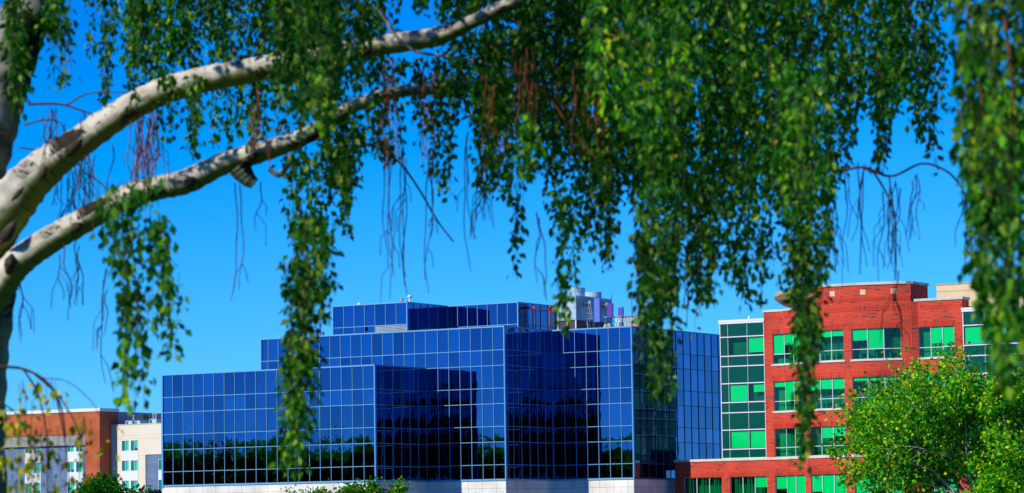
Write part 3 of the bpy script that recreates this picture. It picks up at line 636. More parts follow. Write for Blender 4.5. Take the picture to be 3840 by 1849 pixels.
# ------------------------------------------------------------------ the hotel at the left
hb = empty('hotel_building', HO, 'hotel with a brick corner tower and a cream wing of paired windows', 'building')
w = MB()
def holes_wall(mb, fr, u0, u1, v, z0, z1, holes):
    us = sorted({u0,u1}|{h[i] for h in holes for i in (0,1)}); zs = sorted({z0,z1}|{h[i] for h in holes for i in (2,3)})
    for a, b in zip(us, us[1:]):
        for c, d in zip(zs, zs[1:]):
            if any(h[0] < (a+b)/2 < h[1] and h[2] < (c+d)/2 < h[3] for h in holes): continue
            mb.quad([fr(a,v,c),fr(b,v,c),fr(b,v,d),fr(a,v,d)], [(a,c),(b,c),(b,d),(a,d)])
holes_wall(w, H, -30, 0, 0, 0, 19.66, [(-27,-2.64,0,16.5)])
w.quad([H(0,0,0),H(0,4.2,0),H(0,4.2,19.66),H(0,0,19.66)], [(0,0),(4.2,0),(4.2,19.66),(0,19.66)])
w.quad([H(-2.64,0,0),H(-2.64,0,16.5),H(-2.64,.5,16.5),H(-2.64,.5,0)]); w.quad([H(-27,0,16.5),H(-27,.5,16.5),H(-2.64,.5,16.5),H(-2.64,0,16.5)])
hw = w.build('brick_wall', M['hotelbrick'], hb)
w = MB(); w.box(H, -30.1, .12, -.12, 4.3, 19.66, 20.12); w.build('coping', M['whitemetal'], hb)
w = MB(); w.box(H, -30, -.1, .1, 18, 15, 19.7); w.build('roof_deck', M['roofgravel'], hb)
hv = .45
def paired(u, z, v, label=None, light=None):
    """one storey's pair of windows with white panels below; u = left, z = glass top"""
    f = MB(); b = lambda a0, a1, z0, z1, d0, d1: f.box(H, u+a0, u+a1, v-d0, v+d1, z0, z1)
    for s in (0, 1.58):
        b(s, s+.05, z-1.53, z, .03, .1); b(s+1.25, s+1.30, z-1.53, z, .03, .1); b(s+.05, s+1.25, z-.06, z, .032, .1); b(s+.05, s+1.25, z-1.53, z-1.47, .032, .1); b(s+.62, s+.68, z-1.47, z-.06, .028, .1)
    o = f.build('window', M['whitemetal'], hb)
    p = MB(); p.box(H, u-.01, u+1.31, v-.02, v+.05, z-2.18, z-1.53); p.box(H, u+1.57, u+2.89, v-.02, v+.05, z-2.18, z-1.53); p.box(H, u-.01, u+2.89, v-.022, v+.05, z-2.85, z-2.18); p.box(H, u+1.31, u+1.57, v-.015, v+.05, z-2.18, z+.01)
    p.build('white_panel', M['whitemetal'], o)
    g = MB()
    for s in (0, 1.58): g.quad([H(u+s,v+.02,z-1.53),H(u+s+1.3,v+.02,z-1.53),H(u+s+1.3,v+.02,z),H(u+s,v+.02,z)])
    g.build('pane', M['bluegreenglass'], o)
    r = MB(); r.quad([H(u,v+.35,z-1.53),H(u+2.88,v+.35,z-1.53),H(u+2.88,v+.35,z),H(u,v+.35,z)]); r.build('room', M['room'], o)
    c = MB()
    for s in (0, 1.58):
        h = random.choice((1.0,1.0,.75)); c.quad([H(u+s+.68,v+.09,z-1.5*h),H(u+s+1.24,v+.09,z-1.5*h),H(u+s+1.24,v+.09,z-.05),H(u+s+.68,v+.09,z-.05)])
    c.build('curtain', M['blind'], o)
    k = MB(); k.quad([H(u+.04,v+.06,z-1.5),H(u+.62,v+.06,z-1.5),H(u+.62,v+.06,z-.05),H(u+.04,v+.06,z-.05)]); k.quad([H(u+1.62,v+.06,z-1.5),H(u+2.2,v+.06,z-1.5),H(u+2.2,v+.06,z-.05),H(u+1.62,v+.06,z-.05)]); k.build('screen', M['gray'], o)
g = MB(); hl = [(u,u+2.88,z-2.85*1-1.53+1.53,z) for u in (-13.9,-6.21) for z in (15.59,12.72,9.85,6.98)]
holes_wall(g, H, -27, -2.64, hv, 0, 16.5, hl); gw = g.build('grey_stucco_wall', M['gray'], hb)
def jb(par, m, *a):
    j = MB(); j.box(*a); j.build('wall_joint', M[m], par)
for z in (15.0,12.1,9.25,13.0,10.1): jb(gw, 'dgray', H, -27, -13.92, hv-.004, hv+.004, z, z+.03); jb(gw, 'dgray', H, -11.0, -6.23, hv-.004, hv+.004, z, z+.03); jb(gw, 'dgray', H, -3.32, -2.66, hv-.004, hv+.004, z, z+.03)

for u in (-13.9,-6.21):
    for z in (15.59,12.72,9.85,6.98): paired(u, z, hv)
# cream wing, set back a little
cv = 2.6; g = MB(); cl = [(1.87,4.75,z-2.85,z) for z in (15.55,12.74,9.93)]
holes_wall(g, H, -.45, 20, cv, 0, 17.72, cl+[(6.05,20,0,13.44)]); cw = g.build('cream_wall', M['cream'], hb)
g = MB(); g.box(H, -1.02, -.40, cv-.5, cv+.3, 0, 17.74); g.build('grey_pilaster', M['gray'], hb)
g = MB(); g.box(H, -.45, 20, cv-.06, cv+14, 17.72, 17.82); g.build('roof_edge', M['coping'], hb)
g = MB(); holes_wall(g, H, 6.05, 20, cv+.12, 0, 13.44, [(8.25,11.13,z-2.85,z) for z in (12.74,9.93)]); g.quad([H(6.05,cv,0),H(6.05,cv,13.44),H(6.05,cv+.12,13.44),H(6.05,cv+.12,0)]); g.build('grey_bay_wall', M['gray'], hb)
for z in (15.55,12.74,9.93): paired(1.87, z, cv)
for z in (12.74,9.93): paired(8.25, z, cv+.12)
for z in (16.19,15.72,12.88,13.35,10.02,10.45): jb(cw, 'tanroof', H, -.4, 1.86, cv-.006, cv+.004, z, z+.025); jb(cw, 'tanroof', H, 4.77, 6.0, cv-.006, cv+.004, z, z+.025)
for z in (16.19,15.72): jb(cw, 'tanroof', H, 1.86, 4.77, cv-.006, cv+.004, z, z+.025); jb(cw, 'tanroof', H, 6.0, 20, cv-.006, cv+.004, z, z+.025)
jb(cw, 'tanroof', H, 1.84, 1.865, cv-.0065, cv+.004, 15.6, 17.7); jb(cw, 'tanroof', H, 4.77, 4.795, cv-.0065, cv+.004, 8, 17.7)
for z in (12.3,10.45,9.4): jb(cw, 'tanroof', H, 6.06, 8.2, cv+.114, cv+.122, z, z+.03)

# plant on the hotel roof
def unit(u0, u1, v0, v1, z1, label, pipes=(), dark=None):
    e = empty('rooftop_unit', H((u0+u1)/2,v0,17.72), label, 'air handler', 'air handlers on the hotel roof')
    b = MB(); b.box(H, u0, u1, v0, v1, 17.76, z1); b.build('housing', M['galv'], e, bevel=.04)
    t = MB(); t.box(H, u0-.05, u1+.05, v0-.05, v1+.05, z1, z1+.06); t.build('lid', M['galvdark'], e)
    for p in pipes:
        t = MB(); t.lathe(H(p,v0+.5,0), [(.12,z1),(.12,z1+.62),(.19,z1+.62),(.19,z1+.8),(0,z1+.86)], 10); t.build('flue', M['galvdark'], e)
    d = MB(); d.box(H, u0+.15, u0+(u1-u0)*.4, v0-.02, v0, 17.9, z1-.12); d.build('grille', M['louver'], e)
unit(1.45, 2.6, 4, 6, 18.32, 'grey rooftop unit with one flue beside the brick corner', (2.52,))
unit(2.75, 3.7, 4.4, 6, 18.3, 'low plain rooftop unit without flues, second from the brick corner')
unit(5.6, 6.9, 4, 6, 18.45, 'rooftop unit with two tall flues above the cream wall', (6.05,6.5))
unit(7.9, 8.9, 4, 6, 18.5, 'boxy rooftop unit touching the blue glass building edge')
e = empty('rooftop_fan', H(7.6,5,17.72), 'dark rooftop condenser raised behind the boxy unit', 'condenser')
b = MB(); b.box(H, 7.2, 8.4, 6.2, 7.4, 18.5, 18.95); b.build('housing', M['louver'], e, bevel=.05)
b = MB(); b.box(H, 7.3, 7.36, 6.3, 6.36, 17.7, 18.5); b.box(H, 8.24, 8.3, 6.3, 6.36, 17.7, 18.5); b.box(H, 7.3, 7.36, 7.2, 7.26, 17.7, 18.5); b.box(H, 8.24, 8.3, 7.2, 7.26, 17.7, 18.5); b.build('stand', M['steel'], e)
b = MB(); b.lathe(H(7.8,6.8,18.95), [(.45,0),(.45,.1),(0,.1)], 16); b.build('fan_guard', M['steel'], e)

# ------------------------------------------------------------------ ground, hills, far trees
def struct(o): o['kind'] = 'structure'; return o
g = MB(); s = 14000
g.quad([(-s,-s,0),(s,-s,0),(s,s,0),(-s,s,0)], [(0,0)]*4); struct(g.build('ground', M['grass']))
g = MB(); g.quad([(-90,60,.004),(110,60,.004),(110,285,.004),(-90,285,.004)], [(0,0)]*4); struct(g.build('parking_lot', M['asphalt']))
nx, ny = 240, 50; V = []; 
from mathutils import noise as mn
for j in range(ny):
    for i in range(nx):
        x = -5000+9000*i/(nx-1); y = 5200+2600*j/(ny-1)
        t = j/(ny-1); env = math.sin(math.pi*min(1,t*1.25+.0))**.8 if t < .8 else 0
        h = (205+70*mn.noise(Vector((x*.0009,3.1,0)))+26*mn.noise(Vector((x*.004,y*.002,1)))+14*mn.noise(Vector((x*.011,y*.008,4))))*env
        h += 18*mn.noise(Vector((x*.006,y*.006,2)))*env
        V.append((x,y,max(h,0)-2))
V = np.array(V); a = np.arange(nx*ny).reshape(ny,nx)
F = np.stack([a[:-1,:-1],a[:-1,1:],a[1:,1:],a[1:,:-1]],-1).reshape(-1,4)
hl = np_mesh('hills', V, F, M['hill']); struct(hl); hl.data.polygons.foreach_set('use_smooth', [True]*len(hl.data.polygons))

def crown(c, rad, nclump, nleaf, lsize, cr):
    """leaf clumps scattered through an uneven ellipsoid"""
    P, Dn = [], []
    k = 0
    while k < nclump:
        d = rng.normal(size=3); d /= np.linalg.norm(d); r = rng.uniform(.45,1)**.5
        if d[2] < -.6: continue
        q = np.array(c)+d*np.array(rad)*r*(.82+.35*mn.noise(Vector(d*2.3+np.array(c)*.13)))
        n = int(nleaf*rng.uniform(.5,1.4)); o = rng.normal(size=(n,3))*cr*rng.uniform(.7,1.3)*np.array([1,1,.75])
        P.append(q+o); Dn.append(o/cr+rng.normal(size=(n,3))*.7+np.array([0,0,-.25])); k += 1
    return np.concatenate(P), np.concatenate(Dn)
def wood(name, pts, label):
    PP, DD = [], []
    for (x, y, h, r) in pts:
        p, d = crown((x,y,h*.58), (r,r,h*.44), int(70*max(1,h/16)), 24, 0, r*.24); PP.append(p); DD.append(d)
    P = np.concatenate(PP); D = np.concatenate(DD); Vv, Fv = leaves(P, D, rng.uniform(.7,1.3,len(P)), .9)
    o = np_mesh(name, Vv, Fv, M['treeline']); tag(o, label, 'trees', kind='stuff')
pts = []
for k in range(84):       # to the left of the buildings: mirrored in the front glass
    t = k/83; x = -175+125*t+random.uniform(-5,5); y = 190+random.uniform(-8,8)+90*(1-t)
    pts.append((x, y, random.uniform(13.2,14.9), random.uniform(3.0,4.4)))
wood('treeline', pts, 'long row of dark trees mirrored in the blue glass front')
pts = []
for k in range(34):       # tall trees behind the photographer
    x = -62+124*k/33; pts.append((x+random.uniform(-2,2), -78+random.uniform(-8,8), random.uniform(25,33)*(1 if k % 4 else 1.12), random.uniform(2.6,4.2)))
for k in range(14): pts.append((-70-random.uniform(0,30), -30+k*9, random.uniform(9,13), random.uniform(3.5,5)))
wood('treeline', pts, 'row of trees across the car park, mirrored in the glass corners')

# ------------------------------------------------------------------ street lamp in front of the hotel
L0 = at(390,1300,150); L0[2] = 0
e = empty('street_lamp', L0, 'dark street lamp head just below the hotel grey bay', 'street lamp')
hd = CAM+ray(596,1845)*150; st = CAM+ray(540,1862)*150
pl = np.array([st[0], st[1], 0])
b = MB(); b.tube([pl, pl+UP*(st[2]-.0)], [.09,.06], 10); b.build('pole', M['lampmetal'], e, True)
b = MB(); arm = [st, CAM+ray(556,1850)*150, CAM+ray(568,1845)*150, CAM+ray(578,1844)*150]; b.tube(arm, .045, 8); b.build('arm', M['lampmetal'], e, True)
b = MB(); q = [CAM+ray(x,1845.5)*150 for x in (577,583,592,602,607)]; b.tube(q, [.05,.10,.13,.12,.05], 10); b.build('lamp_head', M['lampmetal'], e, True)
b = MB(); b.lathe(CAM+ray(585,1841.5)*150, [(.035,-.03),(.035,.05),(0,.06)], 8); b.build('photo_cell', M['lampmetal'], e)

# ------------------------------------------------------------------ planted trees
LIM = [None]
def grow(mb, p, d, ln, r, lvl, tips, spread, up, nseg=4):
    if LIM[0] and lvl < 2 and (np.array(p)+np.array(d)*ln*.9)[2] > LIM[0](p[0])+rng.uniform(-.55,.45): return
    pts = [np.array(p)]; dd = np.array(d, float)
    for k in range(nseg):
        dd = dd+rng.normal(size=3)*.12+np.array([0,0,up]); dd /= np.linalg.norm(dd); pts.append(pts[-1]+dd*ln/nseg)
    mb.tube(pts, list(np.linspace(r, r*.55, nseg+1)), 6 if lvl > 1 else 4, caps=False)
    if lvl == 0:
        tips += pts[1:]; return
    n = 4 if lvl > 1 else 4
    for k in range(n):
        a = rng.uniform(0, 2*math.pi); side = np.cross(dd, [math.cos(a),math.sin(a),.3]); side /= np.linalg.norm(side)
        j = rng.integers(1, nseg+1) if k else nseg
        grow(mb, pts[j], dd*(1-spread)+side*spread*rng.uniform(.7,1.3), ln*rng.uniform(.55,.8), r*.5, lvl-1, tips, spread, up, nseg)
def leafy_tree(name, loc, trunk_h, limbs, llen, r, lvl, leafm, barkm, nleaf, lsize, cr, label, spread=.5, up=.05, rise=(.5,1.1), zmin=0, thin=1.0, zmax=None):
    e = empty(name, loc, label, 'tree'); loc = np.array(loc, float)
    tb = MB(); top = loc+np.array([rng.normal()*.1, rng.normal()*.1, trunk_h]); tb.tube([loc, loc*.5+top*.5+rng.normal(size=3)*.03, top], [r*1.25, r, r*.9], 12)
    tb.build('trunk', barkm, e, True)
    lb = MB(); tips = []
    LIM[0] = (lambda x: zmax(x-loc[0])) if zmax else None
    for k in range(limbs):
        a = 2*math.pi*(k+rng.uniform(-.3,.3))/limbs; el = rng.uniform(*rise)
        d = np.array([math.cos(a)*math.cos(el), math.sin(a)*math.cos(el), math.sin(el)])
        grow(lb, top-np.array([0,0,rng.uniform(0,.25)*trunk_h]), d, llen*rng.uniform(.8,1.15), r*.55, lvl, tips, spread, up)
    lb.build('limbs', barkm, e, True)
    T = np.array([t for t in tips if t[2] > zmin and rng.random() < thin]); P, Dn = [], []
    for t in T:
        n = int(nleaf*rng.uniform(.4,1.5)); o = rng.normal(size=(n,3))*cr*rng.uniform(.6,1.3); P.append(t+o); Dn.append(o/cr*.6+rng.normal(size=(n,3))*.5+np.array([0,0,-.5]))
    P = np.concatenate(P); Dn = np.concatenate(Dn); Vv, Fv = leaves(P, Dn, lsize*rng.uniform(.6,1.25,len(P)), .95, .35)
    np_mesh('crown', Vv, Fv, leafm, e); return e
leafy_tree('maple_tree', (17.75,120.4,0), 2.1, 15, 3.1, .16, 3, M['mapleleaf'], M['palebark'], 24, .145, .19, 'yellow green maple in front of the red brick building', spread=.45, up=.05, rise=(.06,1.1), zmin=1.8, thin=.9, zmax=lambda dx: 7.85+min(0, dx+1.2)*.45)
leafy_tree('round_tree', (-19.1,150.4,0), 2.45, 9, 1.12, .09, 2, M['greenleaf'], M['brownbark'], 48, .15, .2, 'small rounded dark green tree in front of the hotel', spread=.5, up=.03, rise=(.1,1.3))
leafy_tree('ornamental_tree', (-9.75,150.4,0), 2.2, 8, 1.0, .08, 2, M['shrubleaf'], M['brownbark'], 34, .14, .16, 'loose small tree below the glass front, just right of the long strand', spread=.5, up=.05, rise=(.2,1.35))
leafy_tree('ornamental_tree', (-7.75,150.2,0), 2.25, 8, 1.02, .08, 2, M['shrubleaf'], M['brownbark'], 44, .14, .16, 'fullest small tree below the lowest glass corner', spread=.5, up=.05, rise=(.2,1.35))
leafy_tree('ornamental_tree', (-6.15,150.6,0), 2.15, 8, .95, .07, 2, M['shrubleaf'], M['brownbark'], 34, .14, .15, 'lowest small tree before the shaded stone base', spread=.5, up=.03, rise=(.1,1.2))
for o in list(COL.objects):
    if o.name.startswith('ornamental_tree'): o['group'] = 'small trees planted below the glass building'

# ------------------------------------------------------------------ the weeping birch in front of everything
TB = at(-72,900,18.2); TB[2] = 0
bt = empty('weeping_birch', TB, 'big weeping birch with white limbs and hanging leafy strands across the whole view', 'tree')
def path(pts, d): return [at(x, y, d if len(p) == 2 else p[2]) for p in pts for x, y in [p[:2]]]
def spline(P, n=8):
    P = [np.array(p) for p in P]; Q = [2*P[0]-P[1]]+P+[2*P[-1]-P[-2]]; out = []
    for i in range(1, len(Q)-2):
        for k in range(n):
            t = k/n; a,b,c,d = Q[i-1],Q[i],Q[i+1],Q[i+2]
            out.append(.5*((2*b)+(c-a)*t+(2*a-5*b+4*c-d)*t*t+(3*b-a-3*c+d)*t**3))
    return out+[P[-1]]
MPX = 1.49126/FPX          # metres per sheet unit per metre of distance
def limb(name, pts, d, m, n=18, wob=.03, th=1.0):
    """pts: (x, y, thickness in sheet units[, distance])"""
    P = spline([list(at(p[0], p[1], p[3] if len(p) > 3 else d))+[p[2]*th*MPX*(p[3] if len(p) > 3 else d)/2] for p in pts], 10)
    b = MB(); rr = [p[3]*(1+wob*math.sin(i*1.7)+wob*random.uniform(-1,1)) for i, p in enumerate(P)]
    b.tube([p[:3] for p in P], rr, n); return b.build(name, m, bt, True)
tz = TB.copy()
b = MB(); tp = spline([list(TB)+[.24]]+[list(at(x,y,18.2))+[w*MPX*18.2/2] for x, y, w in ((-80,1240,192),(-82,1060,192),(-78,900,196),(-66,740,208),(-76,600,222),(-95,480,190))], 10)
b.tube([p[:3] for p in tp], [p[3]*(1+.03*math.sin(i*1.3)) for i, p in enumerate(tp)], 24); b.build('trunk', M['oldbark'], bt, True)
limb('upper_stem', [(-95,520,170,18.2),(-60,400,165,18.3),(-10,240,150,18.4),(40,100,135,18.5),(110,-60,120,18.6),(170,-220,100,18.8)], 18.3, M['oldbark'])
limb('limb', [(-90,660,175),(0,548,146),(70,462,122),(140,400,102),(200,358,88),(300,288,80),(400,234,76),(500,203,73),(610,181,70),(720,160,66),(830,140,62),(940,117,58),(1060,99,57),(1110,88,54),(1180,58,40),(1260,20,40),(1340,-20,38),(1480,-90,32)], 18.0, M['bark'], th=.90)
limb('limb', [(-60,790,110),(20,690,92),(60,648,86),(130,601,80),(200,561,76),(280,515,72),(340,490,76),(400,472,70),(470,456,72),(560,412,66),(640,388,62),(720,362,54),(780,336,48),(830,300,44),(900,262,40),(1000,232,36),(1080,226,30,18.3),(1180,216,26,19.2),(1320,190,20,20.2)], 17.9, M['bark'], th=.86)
for x0, y0, x1, y1, w in ((2,612,40,556,44),(30,640,18,690,40),(30,505,60,470,20),(165,392,205,352,46),(330,500,352,480,40),(462,470,490,448,40),(180,580,205,562,36),(610,415,650,385,34),(100,452,116,420,30),(500,212,520,200,26),(300,300,318,282,22)):   # dark knots and branch collars on the camera side
    w *= .66; limb('knot', [(x0,y0,w*.3,17.83),(x0*.7+x1*.3,y0*.7+y1*.3,w*.9,17.80),((x0+x1)/2,(y0+y1)/2,w,17.79),(x0*.3+x1*.7,y0*.3+y1*.7,w*.8,17.80),(x1,y1,w*.25,17.83)], 17.8, M['knot'], 12, .12)
# broken stubs and knots on the lower limb
limb('branch_stub', [(600,420,60),(622,448,44),(640,462,30)], 17.8, M['oldbark'], 12)
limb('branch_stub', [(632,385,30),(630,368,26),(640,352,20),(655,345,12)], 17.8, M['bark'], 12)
limb('branch', [(735,390,18),(720,420,16),(700,440,14),(676,425,12)], 17.7, M['oldbark'], 10)
def twig(pts, d, w=5, m='twig', name='twig'): return limb(name, [(x,y,w*(1-.6*i/len(pts))) for i,(x,y) in enumerate(pts)], d, M[m], 6, .05)
twig([(940,10),(975,55),(1000,95),(1050,130),(1120,142),(1190,152),(1290,178)], 17.6, 12, 'palebark', 'branch')
twig([(70,262),(150,262),(205,278),(245,292)], 18.2, 7); twig([(165,266),(225,235),(335,232)], 18.2, 5); twig([(60,315),(110,302),(150,308),(168,338)], 18.3, 5)
twig([(195,410),(215,435),(255,462),(275,500),(270,560)], 18, 5); twig([(205,430),(215,480),(200,560),(195,600)], 18, 4); twig([(50,372),(90,375),(150,372)], 18.2, 5)
twig([(740,380),(790,352),(860,352),(930,365),(1000,405),(1050,470),(1100,555),(1140,608)], 18.5, 9)
twig([(1960,435),(2066,425),(2110,430),(2171,421),(2241,443),(2316,412),(2371,425),(2406,455),(2429,500),(2436,580)], 17, 9)
twig([(2171,424),(2195,432),(2231,490),(2249,540),(2253,640),(2251,705)], 17, 7); twig([(2171,430),(2161,500),(2166,570),(2162,690)], 17.2, 5)
twig([(1180,90),(1250,130),(1320,190),(1400,250),(1490,330),(1560,420)], 18, 9, 'dry'); twig([(1290,180),(1370,230),(1440,330),(1500,400)], 17, 7, 'dry'); twig([(1560,0),(1590,40),(1600,90)], 16, 8, 'dry')
twig([(1500,80),(1600,110),(1680,190),(1750,250)], 16, 6, 'dry'); twig([(1160,300),(1250,270),(1360,300),(1500,330),(1640,440)], 18.5, 7, 'dry')
twig([(2280,0),(2300,90),(2310,200)], 17, 5); twig([(2520,0),(2545,200),(2540,420)], 11.2, 9, 'dry'); twig([(2450,100),(2480,350),(2490,600)], 11.4, 6, 'dry')
# thin bare hanging twigs, in bundles
def bare(x0, x1, y0, y1, n, d=18, m='twig', w=3):
    for k in range(n):
        b = MB(); x = random.uniform(x0,x1); ya = y0+random.uniform(-30,30); yb = y1-abs(random.gauss(0,.25))*(y1-y0); dd = d+random.uniform(-.6,.6)
        P = []; dx = random.uniform(-14,14); ph = random.uniform(0,6)
        for j in range(9):
            t = j/8; P.append(at(x+dx*t+11*math.sin(ph+t*4.2)*t**.7+3*math.sin(ph*3+t*11), ya+(yb-ya)*t, dd+.15*math.sin(ph+3*t)))
        b.tube(P, [w*MPX*dd/2*(1.1-.5*j/8) for j in range(9)], 4, False)
        for q in range(random.randint(0,3)):
            t = random.uniform(.3,.85); i = int(t*8); s = random.choice((-1,1)); c = P[i]; l = random.uniform(30,110)*MPX*dd
            b.tube([c, c+np.array([s*l*.25,random.uniform(-.1,.1),-l*.35]), c+np.array([s*l*.3,random.uniform(-.1,.1),-l])], w*MPX*dd/2*.7, 4, False)
        b.build('hanging_twig', M[m], bt)
for a in [(965,985,380,760,3),(1012,1026,390,745,3),(1075,1095,400,745,3),(1168,1185,330,750,2),(1350,1362,560,755,2),(585,605,470,800,2),(655,668,430,670,1),(44,56,690,890,2),(150,200,620,775,5),
          (2120,2180,430,690,5),(2215,2265,470,710,8),(2290,2310,430,620,3),(2420,2440,480,710,6),(2080,2100,500,710,4),(340,395,300,500,12),(330,380,290,480,8),(90,240,300,420,10),(140,240,420,560,9),(200,290,380,540,8),(290,330,480,600,4),(1195,1215,420,560,4),(1720,1760,600,800,7),(2245,2260,700,860,3),(250,300,700,1010,3)]:
    bare(*a, m='dry' if 330 <= a[0] <= 345 else 'twig')

for a in [(1290,1345,140,430,7),(955,1010,170,430,8),(640,700,230,400,4),(1420,1500,180,430,6),(1060,1100,190,460,4),(1210,1250,200,520,4)]: bare(*a, d=16.6, m='dry')
TWN = [0]
def curtain_leaves(cells, m, size, name, spacing=.0165, sway=10, twm='twig', yj=.12):
    """hanging leafy twigs; cell: x0,x1,y0,y1,twigs,nearest,farthest distance"""
    for (x0,x1,y0,y1,n,da,db) in cells:
        P, Dn, stems = [], [], []
        anch = [random.uniform(x0,x1) for _ in range(max(1,n//4))]
        for k in range(n):
            x = random.uniform(x0,x1) if random.random() < .6 else min(x1,max(x0,random.choice(anch)+random.gauss(0,7)))
            d = random.uniform(da,db); ya = y0+random.uniform(-.1,.12)*(y1-y0)*.6; yb = y1-abs(random.gauss(0,yj))*(y1-y0)
            if y1-y0 > 250: yb -= min(1.4, abs(x-(x0+x1)/2)/max(1,(x1-x0)/2))**1.7*.30*(y1-y0)*(1 if x1-x0 < 140 else .35)
            if yb-ya < 40: yb = ya+40
            ph = random.uniform(0,6.28); amp = random.uniform(.3,1)*sway; dx = random.gauss(0,.3)*sway
            N = max(4, int((yb-ya)/30)); ts = np.linspace(0,1,N+1)
            pts = np.array([at(x+dx*t+amp*math.sin(ph+t*(yb-ya)/110), ya+(yb-ya)*t, d+.05*math.sin(ph*2+t*4)) for t in ts])
            r = .0016
            tw = MB(); tw.tube(list(pts), [r*(1.2-.5*t) for t in ts], 3, False); stems.append(tw)
            L = np.linalg.norm(pts[-1]-pts[0]); cnt = max(3, int(L/spacing)); tt = rng.uniform(0,1,cnt)*(N-1e-6); i = tt.astype(int); f = (tt-i)[:,None]
            # leaves come in loose clumps with bare gaps between
            c = .5+.5*np.sin(tt/N*L*9+ph*3)*np.sin(tt/N*L*3.7+ph); keep = rng.random(cnt) < (.30+.95*c)
            q = pts[i]*(1-f)+pts[i+1]*f; q = q[keep]; nn = len(q)
            off = rng.normal(size=(nn,3))*np.array([.016,.02,.01]); P.append(q+off)
            Dn.append(np.concatenate([off[:,:2]*22+rng.normal(size=(nn,2))*.35, -np.abs(rng.normal(1.15,.4,size=(nn,1)))], 1))
        P = np.concatenate(P); Dn = np.concatenate(Dn)
        V, F = leaves(P, Dn, size*rng.uniform(.55,1.2,len(P)), 1*.62, .35)
        o = np_mesh(name, V, F, M[m], bt)
        for tw in (stems if len(stems) < 9 else stems[::3]): tw.build('stem', M[twm], o)
A, BK, FR = (17,20), (19,22), (14.5,17)
C = [(20,68,-60,330,9,16,17.5),(88,182,-60,110,9,16,17.5),(140,182,40,225,4,17,18),
 (228,284,-40,215,7,*BK),(250,282,60,278,3,*BK),(284,345,-40,165,9,*BK),(330,425,-50,220,16,*BK),(390,475,-60,195,16,*BK),(332,378,0,400,4,17,19),
 (440,705,-80,170,40,*BK),(470,518,120,415,5,18.4,20),(540,605,130,380,7,18.5,21),(600,705,130,350,13,18.5,21),(400,450,180,350,4,17,18),(455,500,190,300,4,16.5,17.5),
 (690,870,-80,300,34,*A),(700,880,-80,330,16,*FR),(780,845,100,370,9,*FR),(705,965,-80,240,24,*A),(830,905,240,490,8,*A),(880,965,230,400,9,*A),
 (705,885,250,470,16,*A),(725,800,380,620,8,17,19),(790,880,330,560,6,17,19),(760,838,540,840,13,15.5,17),(715,800,660,990,13,15,16.5),(706,790,880,1100,9,15,16),(712,772,980,1200,5,15,16),(735,778,540,780,4,16,17),(850,890,330,610,4,17,19),
 (940,1000,-60,90,6,*A),(990,1110,-80,40,9,*BK),(1058,1145,140,335,10,*A),(1105,1145,200,530,3,17,19),(1090,1210,-80,60,12,18.5,21),(1090,1230,90,240,16,*A),(955,1065,140,300,9,18.5,21),(1080,1130,280,440,3,17,19),(960,1060,300,420,4,18,20),
 (1150,1325,-80,60,26,18.6,21),(1180,1325,80,335,30,*A),(1190,1312,180,560,12,*A),(1272,1312,400,710,3,17,18.5),(1200,1262,250,485,5,*A),
 (1300,1475,-80,430,36,*A),(1380,1475,280,640,8,*A),(1392,1442,480,870,4,16.5,18),(1300,1400,280,465,6,*A),
 (1440,1575,-80,560,27,*A),(1460,1562,360,700,8,16,18.5),(1480,1700,-80,330,14,*FR),
 (1560,1720,-80,560,30,*A),(1595,1722,330,860,13,15.5,18),(1610,1702,560,1015,9,15,16.5),
 (1700,1845,-80,640,26,*A),(1720,1832,430,790,8,16,18.5),(1725,1790,560,860,3,16,17),
 (1830,1965,-80,560,26,*A),(1830,1952,380,810,10,16,18.5),(1700,1960,-80,280,12,*FR),(1940,2078,130,640,13,14.3,16),(1560,1720,60,380,9,14.2,16),(1310,1380,280,450,6,14.5,16),
 (1940,2095,-80,560,27,*A),(1960,2085,380,840,13,15.5,18),(1995,2062,580,990,7,15,16.5),(2006,2045,780,1225,6,15,16),
 (2080,2182,-80,395,19,*A),(2090,2142,230,440,3,*A),(2170,2262,-80,355,16,*A),(2182,2252,180,450,4,*A),
 (2240,2364,-80,265,19,*A),(2272,2372,80,370,8,*A),(2330,2374,140,460,3,17,18.5),(2380,2400,-40,50,1,13,14)]
C = [(a,b,c,d,round(n*(2.2 if d-c > 250 and b-a < 140 and c > 320 and a > 1300 else 1.5)),e,f) for a,b,c,d,n,e,f in C]
C += [(1150,1300,-80,330,24,20,22.5),(1300,1470,-80,410,34,20,22.5),(1440,1640,-80,540,44,20,22.5),(1640,1840,-80,580,44,20,22.5),(1830,2095,-80,540,46,20,22.5),(690,960,-80,240,34,20,22.5),(2080,2360,-80,260,30,20,22.5),(470,700,-80,110,20,20,22.5)]
curtain_leaves(C, 'birchleaf', .049, 'foliage', .0145)
# the curtain at the right hangs nearer
curtain_leaves([(2418,2590,-60,580,40,11,12.8),(2440,2590,260,780,26,11,12.4),(2470,2590,460,920,15,10.8,12),(2490,2570,680,1020,9,10.8,11.6)], 'birchleaf', .054, 'foliage', .018, 14)
